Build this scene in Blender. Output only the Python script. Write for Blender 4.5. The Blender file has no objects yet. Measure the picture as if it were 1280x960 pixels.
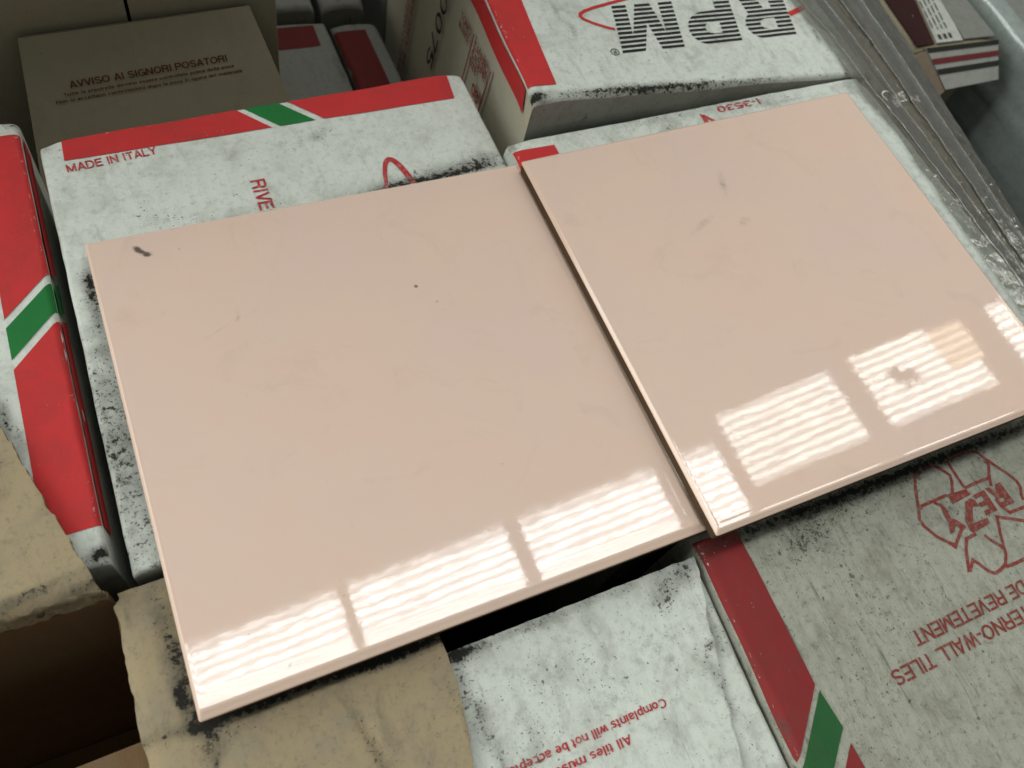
import bpy, bmesh, math, random
from mathutils import Vector, Matrix, noise

# ------------------------------------------------------------------ camera
sc = bpy.context.scene
COL = sc.collection
CAM_POS = (0.02716151, -0.05042821, 0.3049034)
RX = (0.9049772186101136, -0.3811948012424849, 0.18896231714922712)
RY = (-0.2551739578253101, -0.8416881320054463, -0.47586483342326324)
RZ = (0.34044454033582255, 0.3824285710389401, -0.8589795707749084)
cd = bpy.data.cameras.new("camera"); cam = bpy.data.objects.new("camera", cd); COL.objects.link(cam)
cam.matrix_world = Matrix(((RX[0], -RY[0], -RZ[0], CAM_POS[0]), (RX[1], -RY[1], -RZ[1], CAM_POS[1]),
                           (RX[2], -RY[2], -RZ[2], CAM_POS[2]), (0, 0, 0, 1)))
cd.sensor_width = 36.0; cd.sensor_fit = 'HORIZONTAL'; cd.lens = 36.0 * 1050.05 / 1280.0
cd.clip_start = 0.01; cd.clip_end = 100
cd.dof.use_dof = True; cd.dof.focus_distance = 0.36; cd.dof.aperture_fstop = 13.0
sc.camera = cam

# ------------------------------------------------------------------ world, exposure
WORLD = 0.17
SIDE_FILL = 4.8
ROOF = 13.0
w = bpy.data.worlds.new("World"); sc.world = w; w.use_nodes = True
bg = w.node_tree.nodes["Background"]; bg.inputs[0].default_value = (0.93, 1.0, 0.95, 1); bg.inputs[1].default_value = WORLD
sc.view_settings.view_transform = 'Standard'; sc.view_settings.look = 'None'
sc.view_settings.exposure = 0.26; sc.view_settings.gamma = 1.0; sc.view_settings.use_curve_mapping = False
sc.cycles.max_bounces = 8; sc.cycles.caustics_reflective = False; sc.cycles.caustics_refractive = False
random.seed(4)

# ------------------------------------------------------------------ node helpers
class NT:
    def __init__(s, name):
        s.m = bpy.data.materials.new(name); s.m.use_nodes = True
        s.t = s.m.node_tree; s.t.nodes.clear()
        s.out = s.n('ShaderNodeOutputMaterial')
    def n(s, typ, **kw):
        nd = s.t.nodes.new(typ)
        for k, v in kw.items(): setattr(nd, k, v)
        return nd
    def link(s, a, b): s.t.links.new(a, b)
    def put(s, sock, v):
        if isinstance(v, bpy.types.NodeSocket): s.link(v, sock)
        else: sock.default_value = v
    def math(s, op, a, b=0.0, clamp=False):
        nd = s.n('ShaderNodeMath', operation=op); nd.use_clamp = clamp
        s.put(nd.inputs[0], a); s.put(nd.inputs[1], b); return nd.outputs[0]
    def pos(s): return s.n('ShaderNodeNewGeometry').outputs['Position']
    def obj(s): return s.n('ShaderNodeTexCoord').outputs['Object']
    def scale(s, v, sx, sy, sz, rot=0.0, off=(0, 0, 0)):
        nd = s.n('ShaderNodeMapping'); s.link(v, nd.inputs['Vector'])
        nd.inputs['Scale'].default_value = (sx, sy, sz); nd.inputs['Rotation'].default_value = (0, 0, rot)
        nd.inputs['Location'].default_value = off
        return nd.outputs[0]
    def noise(s, v, sc_, det=4, rough=0.55, dist=0.0):
        nd = s.n('ShaderNodeTexNoise'); s.link(v, nd.inputs['Vector'])
        nd.inputs['Scale'].default_value = sc_; nd.inputs['Detail'].default_value = det
        nd.inputs['Roughness'].default_value = rough; nd.inputs['Distortion'].default_value = dist
        return nd.outputs[0]
    def ramp(s, f, a, b):
        nd = s.n('ShaderNodeMapRange'); nd.interpolation_type = 'SMOOTHSTEP'
        s.put(nd.inputs[0], f); nd.inputs[1].default_value = a; nd.inputs[2].default_value = b
        return nd.outputs[0]
    def mix(s, f, a, b):
        nd = s.n('ShaderNodeMix', data_type='RGBA')
        s.put(nd.inputs[0], f)
        for sock, v in ((nd.inputs[6], a), (nd.inputs[7], b)):
            if isinstance(v, tuple): v = (v[0], v[1], v[2], 1)
            s.put(sock, v)
        return nd.outputs[2]
    def attr(s, name): 
        nd = s.n('ShaderNodeAttribute'); nd.attribute_name = name; return nd.outputs['Fac']
    def bump(s, h, strength, dist):
        nd = s.n('ShaderNodeBump'); s.link(h, nd.inputs['Height'])
        nd.inputs['Strength'].default_value = strength; nd.inputs['Distance'].default_value = dist
        return nd.outputs[0]
    def bsdf(s, col, rough=0.7, spec=0.3, normal=None, **kw):
        b = s.n('ShaderNodeBsdfPrincipled')
        if isinstance(col, tuple): col = (col[0], col[1], col[2], 1)
        s.put(b.inputs['Base Color'], col); s.put(b.inputs['Roughness'], rough)
        s.put(b.inputs['Specular IOR Level'], spec)
        if normal is not None: s.link(normal, b.inputs['Normal'])
        for k, v in kw.items(): s.put(b.inputs[k.replace('_', ' ')], v)
        return b.outputs[0]
    def done(s, sh): s.link(sh, s.out.inputs[0]); return s.m

def dirty(t, base, grime=0.5, speck=0.5, streak=0.3, dark=(0.022, 0.020, 0.016), off=(0, 0, 0), smear=(0.07, 0.066, 0.052)):
    """shared dirt of the cartons: fine mottling, soot specks, scuff dashes along the flutes, stains and painted edge shade"""
    P = t.scale(t.pos(), 1, 1, 1, 0, off)
    cloud = t.noise(P, 60, 8, 0.68, 0.3)
    fine = t.noise(P, 330, 5, 0.7)
    area = t.noise(P, 26, 4, 0.6)
    c = t.mix(t.math('MULTIPLY', t.ramp(cloud, 0.42, 0.78), 0.75 * grime), base, (0.215, 0.20, 0.16))
    c = t.mix(t.math('MULTIPLY', t.ramp(fine, 0.48, 0.80), 0.75 * grime), c, (0.12, 0.112, 0.088))
    rub = t.noise(t.scale(P, 90, 44, 60), 1.0, 6, 0.70, 0.8)
    c = t.mix(t.math('MULTIPLY', t.ramp(rub, 0.50, 0.74), 0.60 * grime), c, (0.135, 0.125, 0.098))
    scr = t.noise(t.scale(P, 300, 17, 100), 1.0, 3, 0.6, 0.6)
    c = t.mix(t.math('MULTIPLY', t.ramp(scr, 0.655, 0.74), 0.75 * min(1.0, max(0.0, streak * 1.1))), c, (0.055, 0.05, 0.04))
    st = t.attr('stain')
    # dashes along the flutes (world y), gathered on the flute crests
    dash = t.noise(t.scale(P, 520, 170, 300), 1.0, 4, 0.7, 0.3)
    wl = t.n('ShaderNodeTexWave'); t.link(t.scale(P, 1, 0.04, 1), wl.inputs['Vector']); wl.inputs['Scale'].default_value = 47
    wl.inputs['Distortion'].default_value = 2.2; wl.inputs['Detail'].default_value = 2; wl.inputs['Detail Scale'].default_value = 30
    crest = t.ramp(wl.outputs['Fac'], 0.45, 1.0)
    dsum = t.math('ADD', t.math('ADD', dash, t.math('MULTIPLY', crest, 0.30)), t.math('ADD', t.math('MULTIPLY', area, 0.25), t.math('MULTIPLY', st, 0.10)))
    df = t.ramp(dsum, 1.04 - 0.10 * streak, 1.18 - 0.10 * streak)
    c = t.mix(t.math('MULTIPLY', df, 0.50 * min(1, streak)), c, (0.05, 0.048, 0.038))
    # soot specks of two sizes, denser in the stains
    for sc_, w_, cover in ((900, 0.0, 0.70), (420, 0.02, 0.66), (230, 0.070 - 0.09 * max(0, speck - 0.5), 0.6)):
        sp = t.noise(P, sc_, 2, 0.5)
        thr = t.math('ADD', t.math('ADD', sp, t.math('MULTIPLY', st, 0.20)), t.math('MULTIPLY', area, 0.20))
        sf = t.ramp(thr, 0.845 + w_ - 0.07 * speck, 0.915 + w_ - 0.07 * speck)
        c = t.mix(t.math('MULTIPLY', sf, cover), c, dark)
    # stain body: a soft grey smear with a crusty black middle
    n3 = t.noise(P, 420, 6, 0.75)
    n4 = t.noise(P, 120, 5, 0.7)
    soft = t.ramp(t.math('ADD', st, t.math('MULTIPLY', t.math('SUBTRACT', n4, 0.5), 0.9)), 0.10, 1.0)
    c = t.mix(t.math('MULTIPLY', soft, 0.62), c, smear)
    body = t.ramp(t.math('ADD', st, t.math('MULTIPLY', t.math('SUBTRACT', n3, 0.5), 2.6)), 0.74, 1.02)
    c = t.mix(t.math('MULTIPLY', body, t.math('MULTIPLY', st, 1.25, True)), c, dark)
    return c, P, fine, cloud

def carton_mat(name, base, grime, speck, streak, off=(0, 0, 0), flute=0.25):
    t = NT(name)
    c, P, fine, cloud = dirty(t, base, grime, speck, streak, off=off)
    wv = t.n('ShaderNodeTexWave'); t.link(t.scale(P, 1, 0.03, 1), wv.inputs['Vector'])
    wv.inputs['Scale'].default_value = 45; wv.inputs['Distortion'].default_value = 1.2; wv.inputs['Detail'].default_value = 2
    wv.inputs['Detail Scale'].default_value = 20
    h = t.math('ADD', t.math('MULTIPLY', wv.outputs['Fac'], flute), t.math('ADD', t.math('MULTIPLY', fine, 0.35), cloud))
    return t.done(t.bsdf(c, 0.82, 0.15, t.bump(h, 0.55, 0.0007)))

def ink_mat(name, col, grime, speck, streak, off=(0, 0, 0), scuff=0.5, paper=(0.60, 0.64, 0.585), fade=0.0):
    t = NT(name)
    c, P, fine, cloud = dirty(t, col, grime * 0.25, speck * 0.3, streak * 0.6, off=off)
    # scuffs that lift the ink off the paper
    s1 = t.noise(t.scale(P, 1, 0.55, 1), 620, 4, 0.7, 1.0)
    s2 = t.noise(P, 60, 3, 0.6)
    wr = t.attr('wear')
    f = t.ramp(t.math('ADD', t.math('ADD', s1, t.math('MULTIPLY', s2, 0.35)), t.math('MULTIPLY', wr, 0.10)), 0.91 - 0.05 * scuff, 0.97 - 0.05 * scuff)
    c = t.mix(t.math('MULTIPLY', f, 0.75), c, paper)
    c = t.mix(t.math('MULTIPLY', t.ramp(cloud, 0.40, 0.72), 0.30), c, tuple(x * 0.45 for x in col))
    if fade: c = t.mix(t.math('MULTIPLY', t.ramp(t.noise(P, 500, 4, 0.7), 0.45, 0.7), fade), c, paper)
    return t.done(t.bsdf(c, 0.72, 0.16, t.bump(fine, 0.25, 0.0005)))

def plain_mat(name, col, rough=0.7, spec=0.3, var=0.3, ns=60, bumpd=0.0005):
    t = NT(name); P = t.pos()
    n = t.noise(P, ns, 6, 0.6)
    c = t.mix(t.math('MULTIPLY', t.ramp(n, 0.35, 0.75), var), col, tuple(x * 0.45 for x in col))
    return t.done(t.bsdf(c, rough, spec, t.bump(n, 0.4, bumpd)))

PAPER = (0.62, 0.645, 0.585)
RED = (0.52, 0.036, 0.036); GREEN = (0.016, 0.165, 0.038)
M = {}
M['paper_light'] = carton_mat('white carton paper lightly soiled', PAPER, 0.5, 0.42, 0.05)
M['paper_mid'] = carton_mat('white carton paper scuffed', PAPER, 0.55, 0.45, 0.30, (3, 1, 0))
M['paper_dirty_dim'] = carton_mat('white carton paper heavily soiled and dimmed', (0.345, 0.345, 0.285), 1.0, 1.0, 0.80, (7, 2, 0), 0.45)  # real grime, and a base darkened for the weaker light on this carton
M['paper_front_shaded'] = carton_mat('white carton front grimy and shaded', (0.30, 0.30, 0.27), 0.6, 0.5, 0.6, (3, 6, 0), 0.2)  # shade of the front wall put into the base colour, along with grime
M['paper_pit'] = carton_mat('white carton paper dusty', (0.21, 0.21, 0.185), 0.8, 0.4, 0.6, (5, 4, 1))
M['kraft'] = carton_mat('raw kraft board', (0.335, 0.262, 0.160), 0.8, 0.25, 0.0, (11, 3, 0), 0.12)
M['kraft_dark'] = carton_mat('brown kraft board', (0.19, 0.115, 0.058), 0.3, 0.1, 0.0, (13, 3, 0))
M['kraft_grey'] = carton_mat('grey brown kraft board', (0.275, 0.236, 0.162), 0.25, 0.05, 0.0, (2, 9, 0), 0.1)
M['beige'] = carton_mat('beige carton side', (0.50, 0.465, 0.36), 0.18, 0.08, 0.0, (1, 13, 0), 0.1)
M['red'] = ink_mat('red carton print', RED, 0.4, 0.3, 0.2)
M['red_dirty_dim'] = ink_mat('red carton print soiled and dimmed', (0.23, 0.026, 0.026), 0.5, 0.3, 0.2, (7, 2, 0), 0.4)  # ink soiled, and dimmed for the weaker light there
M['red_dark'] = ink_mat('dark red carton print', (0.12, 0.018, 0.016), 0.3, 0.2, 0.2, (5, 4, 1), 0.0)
M['green'] = ink_mat('green carton print', GREEN, 0.3, 0.3, 0.2, (0, 0, 0), 0.0)
M['green_dirty_dim'] = ink_mat('green carton print soiled and dimmed', (0.022, 0.10, 0.030), 0.4, 0.3, 0.2, (7, 2, 0), 0.0)
M['red_text'] = ink_mat('red lettering ink', (0.44, 0.035, 0.04), 0.3, 0.3, 0.3, (0, 0, 0), 0.3, fade=0.25)
M['red_text_dirty_dim'] = ink_mat('red lettering ink soiled and dimmed', (0.22, 0.040, 0.032), 0.4, 0.4, 0.6, (7, 2, 0), 0.3, (0.34, 0.35, 0.30), fade=0.3)
M['red_text_dark'] = ink_mat('dark red lettering ink', (0.10, 0.018, 0.013), 0.2, 0.1, 0.1, (2, 9, 0), 0.0)
M['red_text_beige'] = ink_mat('red lettering on beige carton', (0.27, 0.040, 0.028), 0.2, 0.1, 0.1, (1, 13, 0), 0.1, fade=0.3)
M['black'] = ink_mat('black lettering ink', (0.022, 0.023, 0.022), 0.2, 0.2, 0.4, (3, 1, 0), 0.2)
M['gap_dark'] = plain_mat('dark floor', (0.05, 0.045, 0.04), 0.9, 0.1)
M['wrap_black'] = None

# glaze
def glaze_mat():
    t = NT('pale pink glaze'); P = t.obj()
    c = (0.555, 0.415, 0.325)
    tint = t.noise(P, 14, 4, 0.6)
    c = t.mix(t.ramp(tint, 0.3, 0.7), (0.712, 0.520, 0.415), (0.690, 0.515, 0.440))
    edge = t.attr('wear')
    c = t.mix(t.math('MULTIPLY', edge, 0.55), c, (0.74, 0.53, 0.385))
    # dusty smears and sparse specks
    sm = t.noise(P, 26, 6, 0.7, 1.5)
    c = t.mix(t.math('MULTIPLY', t.ramp(sm, 0.52, 0.80), 0.16), c, (0.30, 0.23, 0.18))
    sp = t.noise(P, 900, 2, 0.5)
    c = t.mix(t.math('MULTIPLY', t.ramp(sp, 0.765, 0.80), 0.6), c, (0.14, 0.10, 0.08))
    st = t.attr('stain')
    n3 = t.noise(P, 330, 5, 0.7)
    body = t.ramp(t.math('ADD', st, t.math('MULTIPLY', t.math('SUBTRACT', n3, 0.5), 1.8)), 0.48, 0.9)
    c = t.mix(t.math('MULTIPLY', body, t.math('MULTIPLY', st, 0.95, True)), c, (0.10, 0.075, 0.06))
    sm2 = t.ramp(t.math('ADD', st, t.math('MULTIPLY', t.math('MULTIPLY', t.math('SUBTRACT', t.noise(P, 190, 5, 0.7), 0.5), 3.0), t.math('MULTIPLY', st, 1.0, True))), 0.12, 0.9)
    c = t.mix(t.math('MULTIPLY', sm2, 0.5), c, (0.16, 0.125, 0.10))
    r1 = t.math('ADD', t.math('MULTIPLY', t.noise(P, 300, 2, 0.5), 0.55), t.noise(P, 125, 2, 0.5)); r2 = t.noise(P, 45, 2, 0.5)
    h = t.math('ADD', r1, t.math('MULTIPLY', r2, 1.1))
    nrm = t.bump(h, 1.0, 0.0000080)
    rough = t.math('ADD', 0.025, t.math('MULTIPLY', t.ramp(sm, 0.55, 0.8), 0.05))
    b = t.n('ShaderNodeBsdfPrincipled')
    t.link(c, b.inputs['Base Color']); t.link(rough, b.inputs['Roughness']); b.inputs['IOR'].default_value = 1.52
    t.link(nrm, b.inputs['Normal'])
    return t.done(b.outputs[0])
M['glaze'] = glaze_mat()
M['bisque'] = plain_mat('unglazed tile body', (0.085, 0.052, 0.030), 0.85, 0.15, 0.5, 200)

def film_mat(name, col, alpha, rough, sx=420, bs=0.5, spread=0.34):
    t = NT(name); P = t.pos()
    st = t.noise(t.scale(P, sx, 16, sx, 0.14), 1.0, 3, 0.55, 0.3)
    st2 = t.noise(t.scale(P, 110, 7, 110, 0.14), 1.0, 3, 0.6, 0.6)
    cr = t.noise(P, 170, 3, 0.6, 1.0)
    h = t.math('ADD', t.math('MULTIPLY', st, 0.25), t.math('ADD', t.math('MULTIPLY', st2, 0.5), t.math('MULTIPLY', cr, 0.5)))
    nrm = t.bump(h, bs, 0.0020)
    c = t.mix(t.ramp(cr, 0.3, 0.8), col, tuple(x * 0.8 for x in col))
    if alpha >= 1: return t.done(t.bsdf(c, rough, 0.8, nrm))
    tr = t.n('ShaderNodeBsdfTransparent'); tr.inputs[0].default_value = (0.93, 0.94, 0.91, 1)
    df = t.n('ShaderNodeBsdfDiffuse'); t.link(c, df.inputs[0]); t.link(nrm, df.inputs['Normal'])
    mx = t.n('ShaderNodeMixShader')
    f = t.math('ADD', alpha - spread / 2, t.math('MULTIPLY', t.ramp(cr, 0.3, 0.7), spread))
    t.link(f, mx.inputs[0]); t.link(tr.outputs[0], mx.inputs[1]); t.link(df.outputs[0], mx.inputs[2])
    gl = t.n('ShaderNodeBsdfGlossy'); gl.inputs['Roughness'].default_value = rough; t.link(nrm, gl.inputs['Normal'])
    fr = t.n('ShaderNodeFresnel'); fr.inputs[0].default_value = 1.5; t.link(nrm, fr.inputs['Normal'])
    m2 = t.n('ShaderNodeMixShader'); t.link(t.math('MULTIPLY', fr.outputs[0], 1.6, True), m2.inputs[0]); t.link(mx.outputs[0], m2.inputs[1]); t.link(gl.outputs[0], m2.inputs[2])
    return t.done(m2.outputs[0])
M['film'] = film_mat('dusty clear stretch film', (0.30, 0.285, 0.235), 0.30, 0.10, 300, 0.40, 0.18)
M['film_fold'] = film_mat('clear film, doubled fold', (0.42, 0.405, 0.37), 0.17, 0.09, 300, 0.40, 0.14)
M['film_edge'] = film_mat('clear film, folded edge', (0.60, 0.60, 0.57), 0.22, 0.10, 300, 0.2, 0.20)
M['wrap_black'] = film_mat('dark green grey wrapped plastic', (0.25, 0.28, 0.26), 1.0, 0.2, 300, 0.3)
M['wrap_grey'] = film_mat('grey wrapped plastic', (0.20, 0.20, 0.175), 1.0, 0.18, 300, 0.5)

# ------------------------------------------------------------------ object helpers
def tag(o, label=None, cat=None, group=None, kind=None):
    if label: o['label'] = label
    if cat: o['category'] = cat
    if group: o['group'] = group
    if kind: o['kind'] = kind
def thing(name, label, cat, loc, group=None):
    o = bpy.data.objects.new(name, None); COL.objects.link(o); o.location = loc; o.empty_display_size = 0.02
    tag(o, label, cat, group); return o
def build(name, verts, faces, mat, parent=None, smooth=True, stain=None, wear=None, origin=(0, 0, 0)):
    """world-space vertices -> one mesh object, kept in place under its thing"""
    me = bpy.data.meshes.new(name)
    base = Vector(parent.location) if parent else Vector(origin)
    me.from_pydata([Vector(v) - base for v in verts], [], faces); me.update()
    if smooth:
        for p in me.polygons: p.use_smooth = True
    for nm, vals in (('stain', stain), ('wear', wear)):
        a = me.attributes.new(nm, 'FLOAT', 'POINT')
        if vals: a.data.foreach_set('value', vals)
    me.materials.append(mat)
    o = bpy.data.objects.new(name, me); COL.objects.link(o)
    if parent: o.parent = parent
    else: o.location = base
    return o
def nz(x, y, s, seed=0.0): return noise.noise(Vector((x * s, y * s, seed)))

def blobs(lst):
    """stains, and shade painted along the tile edges, with a shape of their own: (x, y, half length, half width, angle, strength)"""
    pre = [(x, y, a, b, math.cos(math.radians(r)), math.sin(math.radians(r)), s) for x, y, a, b, r, s in lst]
    def f(x, y):
        t = 0.0
        for cx, cy, a, b, c, s, k in pre:
            dx, dy = x - cx, y - cy
            u, v = (dx * c + dy * s) / a, (-dx * s + dy * c) / b
            q = u * u + v * v
            if q < 6: t += k * math.exp(-q)
        return min(t, 1.2)
    return f

class Carton:
    """closed carton: soft-edged, slightly uneven top over four walls that reach the floor"""
    def __init__(s, name, label, quad, z0, gx=0.0, gy=0.0, bottom=-0.26, r=0.0035, amp=0.0006, seed=1.0, mat='paper_light', side=None, front=None,
                 stains=(), edge_stain=0.3, top_name='carton_top', cat='carton', step=0.004, group=None):
        s.q = [Vector(p) for p in quad]; s.z0, s.gx, s.gy, s.r, s.amp, s.seed = z0, gx, gy, r, amp, seed
        s.edges = []
        for i in range(4):
            a, b = s.q[i], s.q[(i + 1) % 4]; d = (b - a).normalized(); s.edges.append((a, Vector((-d.y, d.x))))
        s.st = blobs(stains); s.es = edge_stain
        cx = sum(p.x for p in s.q) / 4; cy = sum(p.y for p in s.q) / 4
        s.root = thing(name, label, cat, (cx, cy, bottom), group)
        s.mesh(bottom, M[mat], M[side or mat], step, M[front] if front else None)
    def plane(s, x, y): return s.z0 + s.gx * x + s.gy * y
    def dist(s, x, y): return [max(0.0, (x - a.x) * n.x + (y - a.y) * n.y) for a, n in s.edges]
    def zf(s, x, y):
        z = s.plane(x, y); ds = s.dist(x, y)
        inner = min(1.0, min(ds) / 0.012)
        z += s.amp * (nz(x, y, 22, s.seed) + 0.5 * nz(x, y, 60, s.seed + 3)) * inner
        for i, d in enumerate(ds):
            r = s.r * (1 + 0.55 * nz(x, y, 35, s.seed + i))
            if d < r: z -= r - math.sqrt(max(0, r * r - (r - d) ** 2))
        for i in range(4):
            k = ds[i] + ds[(i + 1) % 4]
            if k < 0.014: z -= 0.0022 * (1 - k / 0.014) ** 1.5 * (1 + 0.8 * nz(x, y, 160, s.seed + 40))
        return z
    def stain(s, x, y):
        d = min(s.dist(x, y))
        return s.st(x, y) + s.es * math.exp(-d / 0.0028) * (0.7 + 0.9 * nz(x, y, 45, s.seed + 9))
    def wear(s, x, y):
        d = min(s.dist(x, y)); return math.exp(-((d - 0.0012) / 0.0009) ** 2)
    def mesh(s, bottom, mt, ms, step, mf=None):
        BL, BR, TR, TL = s.q
        def samples(L):
            e = [0, .0004, .001, .0018, .0028, .004]; n = max(2, int((L - 0.008) / step))
            return [v / L for v in e] + [(0.004 + (L - 0.008) * i / n) / L for i in range(1, n)] + [1 - v / L for v in reversed(e)]
        us, vs = samples((BR - BL).length), samples((TL - BL).length)
        V, F, S = [], [], []
        for v in vs:
            for u in us:
                p = (BL * (1 - u) + BR * u) * (1 - v) + (TL * (1 - u) + TR * u) * v
                x, y = p.x, p.y
                V.append((x + 0.0003 * nz(x, y, 120, s.seed), y + 0.0003 * nz(x, y, 120, s.seed + 5), s.zf(x, y))); S.append(s.stain(x, y))
        nu, nv = len(us), len(vs)
        for j in range(nv - 1):
            for i in range(nu - 1):
                a = j * nu + i; F.append((a, a + 1, a + nu + 1, a + nu))
        build('carton_top', V, F, mt, s.root, True, S)
        # walls
        ring = [i for i in range(nu)] + [j * nu + nu - 1 for j in range(1, nv)] + [(nv - 1) * nu + i for i in range(nu - 2, -1, -1)] + [j * nu for j in range(nv - 2, 0, -1)]
        W, G, T = [], [], []
        zs = [0, .004, .01, .02, .04, .07, .11, .16]
        c = sum(s.q, Vector((0, 0))) / 4
        for k, dz in enumerate(zs + [None]):
            for i in ring:
                x, y, z = V[i]
                zz = bottom if dz is None else max(bottom + 0.001 * k, z - dz)
                b = 0.0012 * nz(x + y, zz, 14, s.seed + 20) if k else 0
                d = (Vector((x, y)) - c).normalized()
                W.append((x + d.x * b, y + d.y * b, zz)); T.append(max(0, 0.5 * s.es * math.exp(-(dz or .3) / 0.004)))
        n = len(ring)
        for k in range(len(zs)):
            for i in range(n):
                a = k * n + i; b = k * n + (i + 1) % n; G.append((b, a, a + n, b + n))
        if not mf: build('carton_side', W, G, ms, s.root, True, T)
        else:
            fr = [g for i, g in enumerate(G) if i % n < nu - 1]; ot = [g for i, g in enumerate(G) if i % n >= nu - 1]
            build('carton_front', W, fr, mf, s.root, True, T); build('carton_side', W, ot, ms, s.root, True, T)
    # prints lying on the top
    def put(s, name, verts2, faces, mat, lift=0.00025, label=None):
        V = [(x, y, s.zf(x, y) + (lift[i] if isinstance(lift, list) else lift)) for i, (x, y) in enumerate(verts2)]
        o = build(name, V, faces, M[mat], s.root, True, [s.stain(x, y) * 0.8 for x, y in verts2], [s.wear(x, y) for x, y in verts2])
        if label: o['label'] = label
        return o
    def quads(s, name, qs, mat, step=0.0008, lift=0.0003):
        V, F = [], []
        for q in qs: grid_quad(V, F, [Vector(p) for p in q], step)
        return s.put(name, V, F, mat, lift)
    def side_strip(s, name, edge, a, b, depth, mat, skew=(0, 0)):
        """print that wraps over an edge on to the wall: from fraction a to b along edge i"""
        p0, p1 = s.q[edge], s.q[(edge + 1) % 4]; nrm = -s.edges[edge][1]
        V, F = [], []; n = 30; m = 5
        for j in range(m + 1):
            for i in range(n + 1):
                t0 = a + (b - a) * i / n; t = t0 + (skew[0] * (1 - i / n) + skew[1] * i / n) * j / m
                p = p0.lerp(p1, t); z = s.zf(p.x, p.y) + 0.0003 - depth * j / m
                V.append((p.x + nrm.x * 0.0007, p.y + nrm.y * 0.0007, z))
        for j in range(m):
            for i in range(n):
                k = j * (n + 1) + i; F.append((k + 1, k, k + n + 1, k + n + 2))
        return build(name, V, F, M[mat], s.root, True)
    def text(s, name, body, at, ang, cap, mat, width=None, end=False, weight=1.0, squeeze=1.0):
        V, F = text_mesh(body, cap, width, weight, squeeze)
        if end:
            L = max(v[0] for v in V); at = (at[0] - L * math.cos(math.radians(ang)), at[1] - L * math.sin(math.radians(ang)))
        c, q = math.cos(math.radians(ang)), math.sin(math.radians(ang))
        P = [(at[0] + c * x - q * y, at[1] + q * x + c * y) for x, y, h in V]
        return s.put(name, P, F, mat, [0.0003 + v[2] for v in V])

def grid_quad(V, F, q, step):
    n = max(1, int(max((q[1] - q[0]).length, (q[2] - q[3]).length) / step)); m = max(1, int(max((q[3] - q[0]).length, (q[2] - q[1]).length) / step))
    b = len(V)
    for j in range(m + 1):
        for i in range(n + 1):
            u, v = i / n, j / m
            p = (q[0] * (1 - u) + q[1] * u) * (1 - v) + (q[3] * (1 - u) + q[2] * u) * v
            V.append(tuple(p))
    for j in range(m):
        for i in range(n):
            a = b + j * (n + 1) + i; F.append((a, a + 1, a + n + 2, a + n + 1))

def ribbon(pts, wd, closed=False):
    """a drawn stroke of given width (number or per-point list) through 2D points"""
    P = [Vector(p) for p in pts]; n = len(P); V, F = [], []
    for i in range(n):
        if closed: d = (P[(i + 1) % n] - P[i - 1])
        else: d = P[min(i + 1, n - 1)] - P[max(i - 1, 0)]
        d.normalize(); nn = Vector((-d.y, d.x)); hw = (wd[i] if isinstance(wd, list) else wd) / 2
        # keep the width at sharp bends
        if 0 < i < n - 1 or closed:
            e = (P[(i + 1) % n] - P[i]).normalized(); k = abs(e.dot(d)); hw /= max(0.5, k)
        V += [tuple(P[i] + nn * hw), tuple(P[i] - nn * hw)]
    for i in range(n if closed else n - 1):
        a, b = 2 * i, 2 * ((i + 1) % n); F.append((a, a + 1, b + 1, b))
    return V, F
def dense(pts, step=0.0015, closed=False):
    out = []; n = len(pts)
    for i in range(n if closed else n - 1):
        a, b = Vector(pts[i]), Vector(pts[(i + 1) % n]); k = max(1, int((b - a).length / step))
        out += [a.lerp(b, j / k) for j in range(k)]
    if not closed: out.append(Vector(pts[-1]))
    return out

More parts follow.
